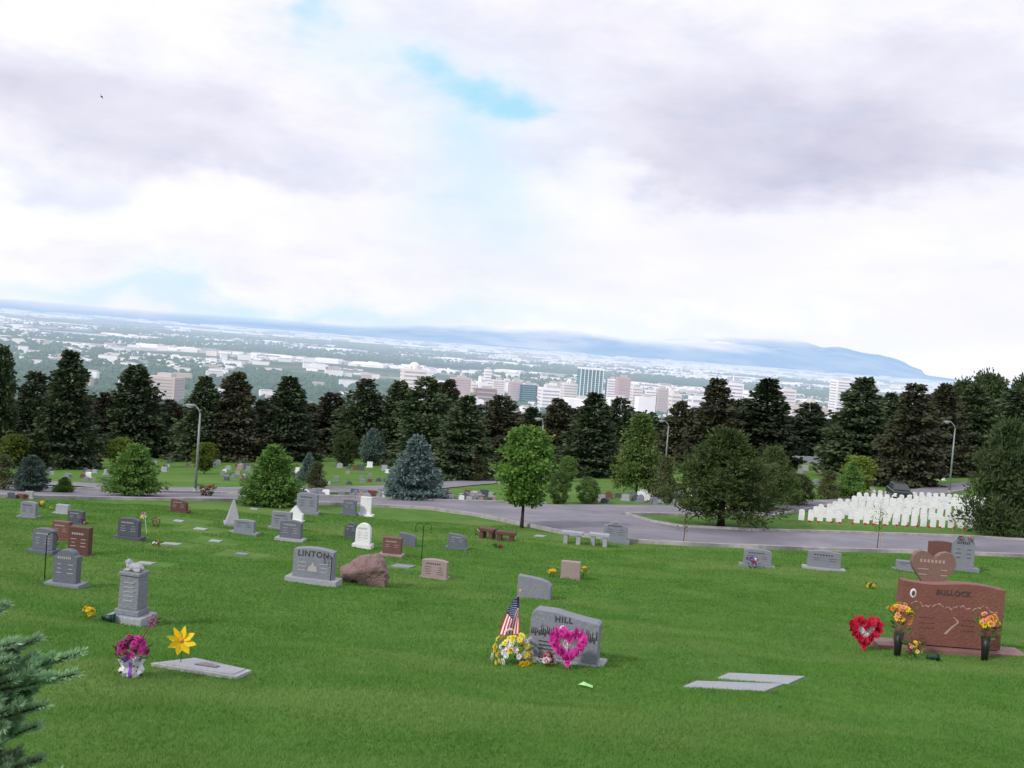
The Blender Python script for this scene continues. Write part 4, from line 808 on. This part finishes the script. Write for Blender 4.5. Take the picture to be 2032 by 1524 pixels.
single('far_off_warehouses',farboxes(16000,3800,30000,55,10,.8,.12,.00025,.0006),'bright streaks of distant large roofs far across the valley','buildings',kind='stuff')
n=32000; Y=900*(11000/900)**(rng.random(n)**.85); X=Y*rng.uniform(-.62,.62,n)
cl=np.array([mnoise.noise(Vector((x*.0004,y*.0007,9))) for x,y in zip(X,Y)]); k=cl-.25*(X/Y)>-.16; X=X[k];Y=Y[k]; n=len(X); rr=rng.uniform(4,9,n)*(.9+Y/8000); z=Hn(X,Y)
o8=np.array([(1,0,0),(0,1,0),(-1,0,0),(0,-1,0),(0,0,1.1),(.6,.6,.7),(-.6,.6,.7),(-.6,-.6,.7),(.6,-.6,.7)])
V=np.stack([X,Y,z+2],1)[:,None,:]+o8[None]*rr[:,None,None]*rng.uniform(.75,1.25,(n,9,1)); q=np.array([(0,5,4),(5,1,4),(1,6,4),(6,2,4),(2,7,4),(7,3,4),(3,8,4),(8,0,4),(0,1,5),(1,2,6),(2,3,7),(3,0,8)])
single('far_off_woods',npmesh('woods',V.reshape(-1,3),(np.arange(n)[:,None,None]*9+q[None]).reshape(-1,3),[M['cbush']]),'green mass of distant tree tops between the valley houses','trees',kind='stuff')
# ------------------------------------------------------------ mountains
rp=[(-400,26),(0,26),(300,24),(600,24),(800,34),(950,62),(1100,62),(1300,62),(1500,58),(1650,50),(1740,40),(1800,20),(1840,6),(1900,2),(2400,1)]
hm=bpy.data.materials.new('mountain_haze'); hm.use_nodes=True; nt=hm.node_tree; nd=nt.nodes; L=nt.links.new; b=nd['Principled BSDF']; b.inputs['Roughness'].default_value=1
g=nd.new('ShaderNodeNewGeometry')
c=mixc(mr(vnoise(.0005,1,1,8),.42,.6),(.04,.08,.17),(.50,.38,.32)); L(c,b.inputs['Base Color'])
em=nd.new('ShaderNodeEmission'); em.inputs[0].default_value=(.48,.70,1.0,1); mx=nd.new('ShaderNodeMixShader'); mx.inputs[0].default_value=.84; L(b.outputs[0],mx.inputs[1]); L(em.outputs[0],mx.inputs[2])  # aerial haze painted as an even bluish glow over the slopes
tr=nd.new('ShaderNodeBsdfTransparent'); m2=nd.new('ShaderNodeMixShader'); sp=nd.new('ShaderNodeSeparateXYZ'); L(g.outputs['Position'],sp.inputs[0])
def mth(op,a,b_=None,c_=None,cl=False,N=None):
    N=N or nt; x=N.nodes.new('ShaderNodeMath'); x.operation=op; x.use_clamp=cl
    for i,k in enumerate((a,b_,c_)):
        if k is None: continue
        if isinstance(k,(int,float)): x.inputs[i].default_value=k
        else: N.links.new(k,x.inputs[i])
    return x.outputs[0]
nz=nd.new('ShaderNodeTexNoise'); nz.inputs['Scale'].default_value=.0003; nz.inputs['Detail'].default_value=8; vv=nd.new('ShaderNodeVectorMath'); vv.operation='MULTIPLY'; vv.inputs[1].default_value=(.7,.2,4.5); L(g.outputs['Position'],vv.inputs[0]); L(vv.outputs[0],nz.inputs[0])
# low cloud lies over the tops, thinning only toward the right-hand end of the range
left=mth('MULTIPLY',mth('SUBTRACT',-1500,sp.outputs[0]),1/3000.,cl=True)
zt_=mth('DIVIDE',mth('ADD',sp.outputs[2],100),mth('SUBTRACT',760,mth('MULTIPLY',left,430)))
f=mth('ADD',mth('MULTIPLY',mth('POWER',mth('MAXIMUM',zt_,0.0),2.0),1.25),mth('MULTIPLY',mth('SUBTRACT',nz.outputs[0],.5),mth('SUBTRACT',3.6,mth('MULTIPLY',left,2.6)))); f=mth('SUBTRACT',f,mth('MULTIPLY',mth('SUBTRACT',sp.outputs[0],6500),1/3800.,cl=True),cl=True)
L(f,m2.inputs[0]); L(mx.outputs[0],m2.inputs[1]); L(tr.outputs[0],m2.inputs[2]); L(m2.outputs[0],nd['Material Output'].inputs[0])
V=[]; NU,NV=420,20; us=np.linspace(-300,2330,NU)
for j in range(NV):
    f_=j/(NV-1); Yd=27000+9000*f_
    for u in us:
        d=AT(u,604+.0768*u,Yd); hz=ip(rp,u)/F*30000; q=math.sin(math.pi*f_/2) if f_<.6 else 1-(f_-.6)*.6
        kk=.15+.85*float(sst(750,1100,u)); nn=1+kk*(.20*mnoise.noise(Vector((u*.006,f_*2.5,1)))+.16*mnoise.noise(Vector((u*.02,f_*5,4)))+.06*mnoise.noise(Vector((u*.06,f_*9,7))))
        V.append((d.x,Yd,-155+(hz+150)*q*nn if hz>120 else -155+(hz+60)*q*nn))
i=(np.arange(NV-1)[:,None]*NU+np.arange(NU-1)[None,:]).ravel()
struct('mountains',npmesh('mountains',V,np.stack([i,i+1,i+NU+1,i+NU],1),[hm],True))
# ------------------------------------------------------------ grass last (knows the slabs)
grass(640000)
# ------------------------------------------------------------ world
w=bpy.data.worlds.new('World'); sc.world=w; w.use_nodes=True; nt=w.node_tree; nd=nt.nodes; L=nt.links.new; bg=nd['Background']
SUN=Vector((-.62,-.62,.62)).normalized()
sky=nd.new('ShaderNodeTexSky'); sky.sky_type='NISHITA'; sky.sun_disc=False; sky.sun_elevation=math.asin(SUN.z); sky.sun_rotation=math.atan2(SUN.x,SUN.y)
tc=nd.new('ShaderNodeTexCoord'); sp=nd.new('ShaderNodeSeparateXYZ'); L(tc.outputs['Generated'],sp.inputs[0])
az=mth('ARCTAN2',sp.outputs[0],sp.outputs[1]); el=mth('ARCSINE',sp.outputs[2])
def wn(sx,sy,scale,det=8,rough=.55,off=0,dist=0):
    cb=nd.new('ShaderNodeCombineXYZ'); L(mth('MULTIPLY',az,sx),cb.inputs[0]); L(mth('MULTIPLY',el,sy),cb.inputs[1]); cb.inputs[2].default_value=off
    n=nd.new('ShaderNodeTexNoise'); n.inputs['Scale'].default_value=scale; n.inputs['Detail'].default_value=det; n.inputs['Roughness'].default_value=rough; n.inputs['Distortion'].default_value=dist; L(cb.outputs[0],n.inputs[0]); return n.outputs['Fac']
n1=wn(1,1.6,6,6,.55,0); n2=wn(1,1.6,6,6,.55,5); nf=wn(1,2.2,5,10,.6,9,.3); nl=wn(1,3,2.6,8,.55,3); nh=wn(1,2.4,10,10,.6,14,.3)
azw=mth('ADD',az,mth('MULTIPLY',mth('SUBTRACT',n1,.5),.26)); elw=mth('ADD',el,mth('MULTIPLY',mth('SUBTRACT',n2,.5),.16))
def blobs(lst):
    tot=None
    for u,v,su,sv,wt in lst:
        d=ray(u,v).normalized(); a0=math.atan2(d.x,d.y); e0=math.asin(d.z)
        q=mth('ADD',mth('POWER',mth('ABSOLUTE',mth('DIVIDE',mth('SUBTRACT',azw,a0),su/F)),2),mth('POWER',mth('ABSOLUTE',mth('DIVIDE',mth('SUBTRACT',elw,e0),sv/F)),2))
        e=mth('MULTIPLY',mth('EXPONENT',mth('MULTIPLY',q,-1)),wt); tot=e if tot is None else mth('ADD',tot,e)
    return tot
blue=blobs([(665,5,55,55,.8),(870,130,95,34,.75),(950,170,85,44,.75),(1005,205,55,32,.7)])
pale=blobs([(960,360,150,110,.75),(900,260,90,70,.5),(700,60,120,70,.4),(920,160,190,80,.5),(250,590,420,34,.6),(650,610,320,28,.7),(1300,655,400,40,.45),(120,360,120,40,.3),(1000,470,180,60,.3)])
gray=blobs([(330,230,620,110,.55),(420,330,220,34,.35),(1000,50,620,110,.5),(1480,250,420,110,.62),(1330,340,300,44,.4),(1760,300,320,60,.5),(1900,110,260,110,.45),(100,350,220,28,.3),(60,170,280,100,.35),(250,500,500,60,.35),(1800,560,320,60,.22),(750,520,300,60,.15)])
def ss(x,a,b_):
    r=nd.new('ShaderNodeMapRange'); r.interpolation_type='SMOOTHSTEP'; r.inputs[1].default_value=a; r.inputs[2].default_value=b_; L(x,r.inputs[0]); return r.outputs[0]
bm_=mth('MULTIPLY',ss(mth('ADD',blue,mth('MULTIPLY',mth('SUBTRACT',nh,.5),1.5)),.0,1.45),.9)
pm_=mth('MULTIPLY',mth('ADD',pale,mth('MULTIPLY',mth('SUBTRACT',nf,.5),.3)),.8,cl=True)
gs=mth('ADD',gray,mth('MULTIPLY',mth('SUBTRACT',nh,.5),.8))
gm_=mth('ADD',mth('MULTIPLY',ss(gs,.1,.75),.45),mth('MULTIPLY',ss(gs,.6,1.35),.42)); gm_=mth('ADD',gm_,mth('MULTIPLY',ss(nl,.42,.7),.2),cl=True)
c=mixc(gm_,(1.02,1.01,1.09),(.55,.54,.70))
c=mixc(mth('MULTIPLY',ss(nf,.35,.65),.14),c,(.74,.77,.98))
c=mixc(pm_,c,(.62,.84,1.03))
sk=nd.new('ShaderNodeMix'); sk.data_type='RGBA'; sk.inputs[0].default_value=.9; sb=nd.new('ShaderNodeVectorMath'); sb.operation='SCALE'; sb.inputs['Scale'].default_value=.12; L(sky.outputs[0],sb.inputs[0]); L(sb.outputs[0],sk.inputs[6]); sk.inputs[7].default_value=(.40,.80,1.0,1)
c=mixc(bm_,c,sk.outputs[2])
lo=ss(el,-.05,0.0); c=mixc(mth('SUBTRACT',1,lo),c,(.25,.3,.25))
L(c,bg.inputs[0]); bg.inputs[1].default_value=1.02
sun=bpy.data.objects.new('sun',bpy.data.lights.new('sun','SUN')); col.objects.link(sun); sun.data.energy=2.5; sun.data.angle=R_(5); sun.data.color=(1,.95,.88)
sun.rotation_euler=(-SUN).to_track_quat('-Z','Y').to_euler()
sc.view_settings.view_transform='Standard'; sc.view_settings.look='None'; sc.view_settings.exposure=0
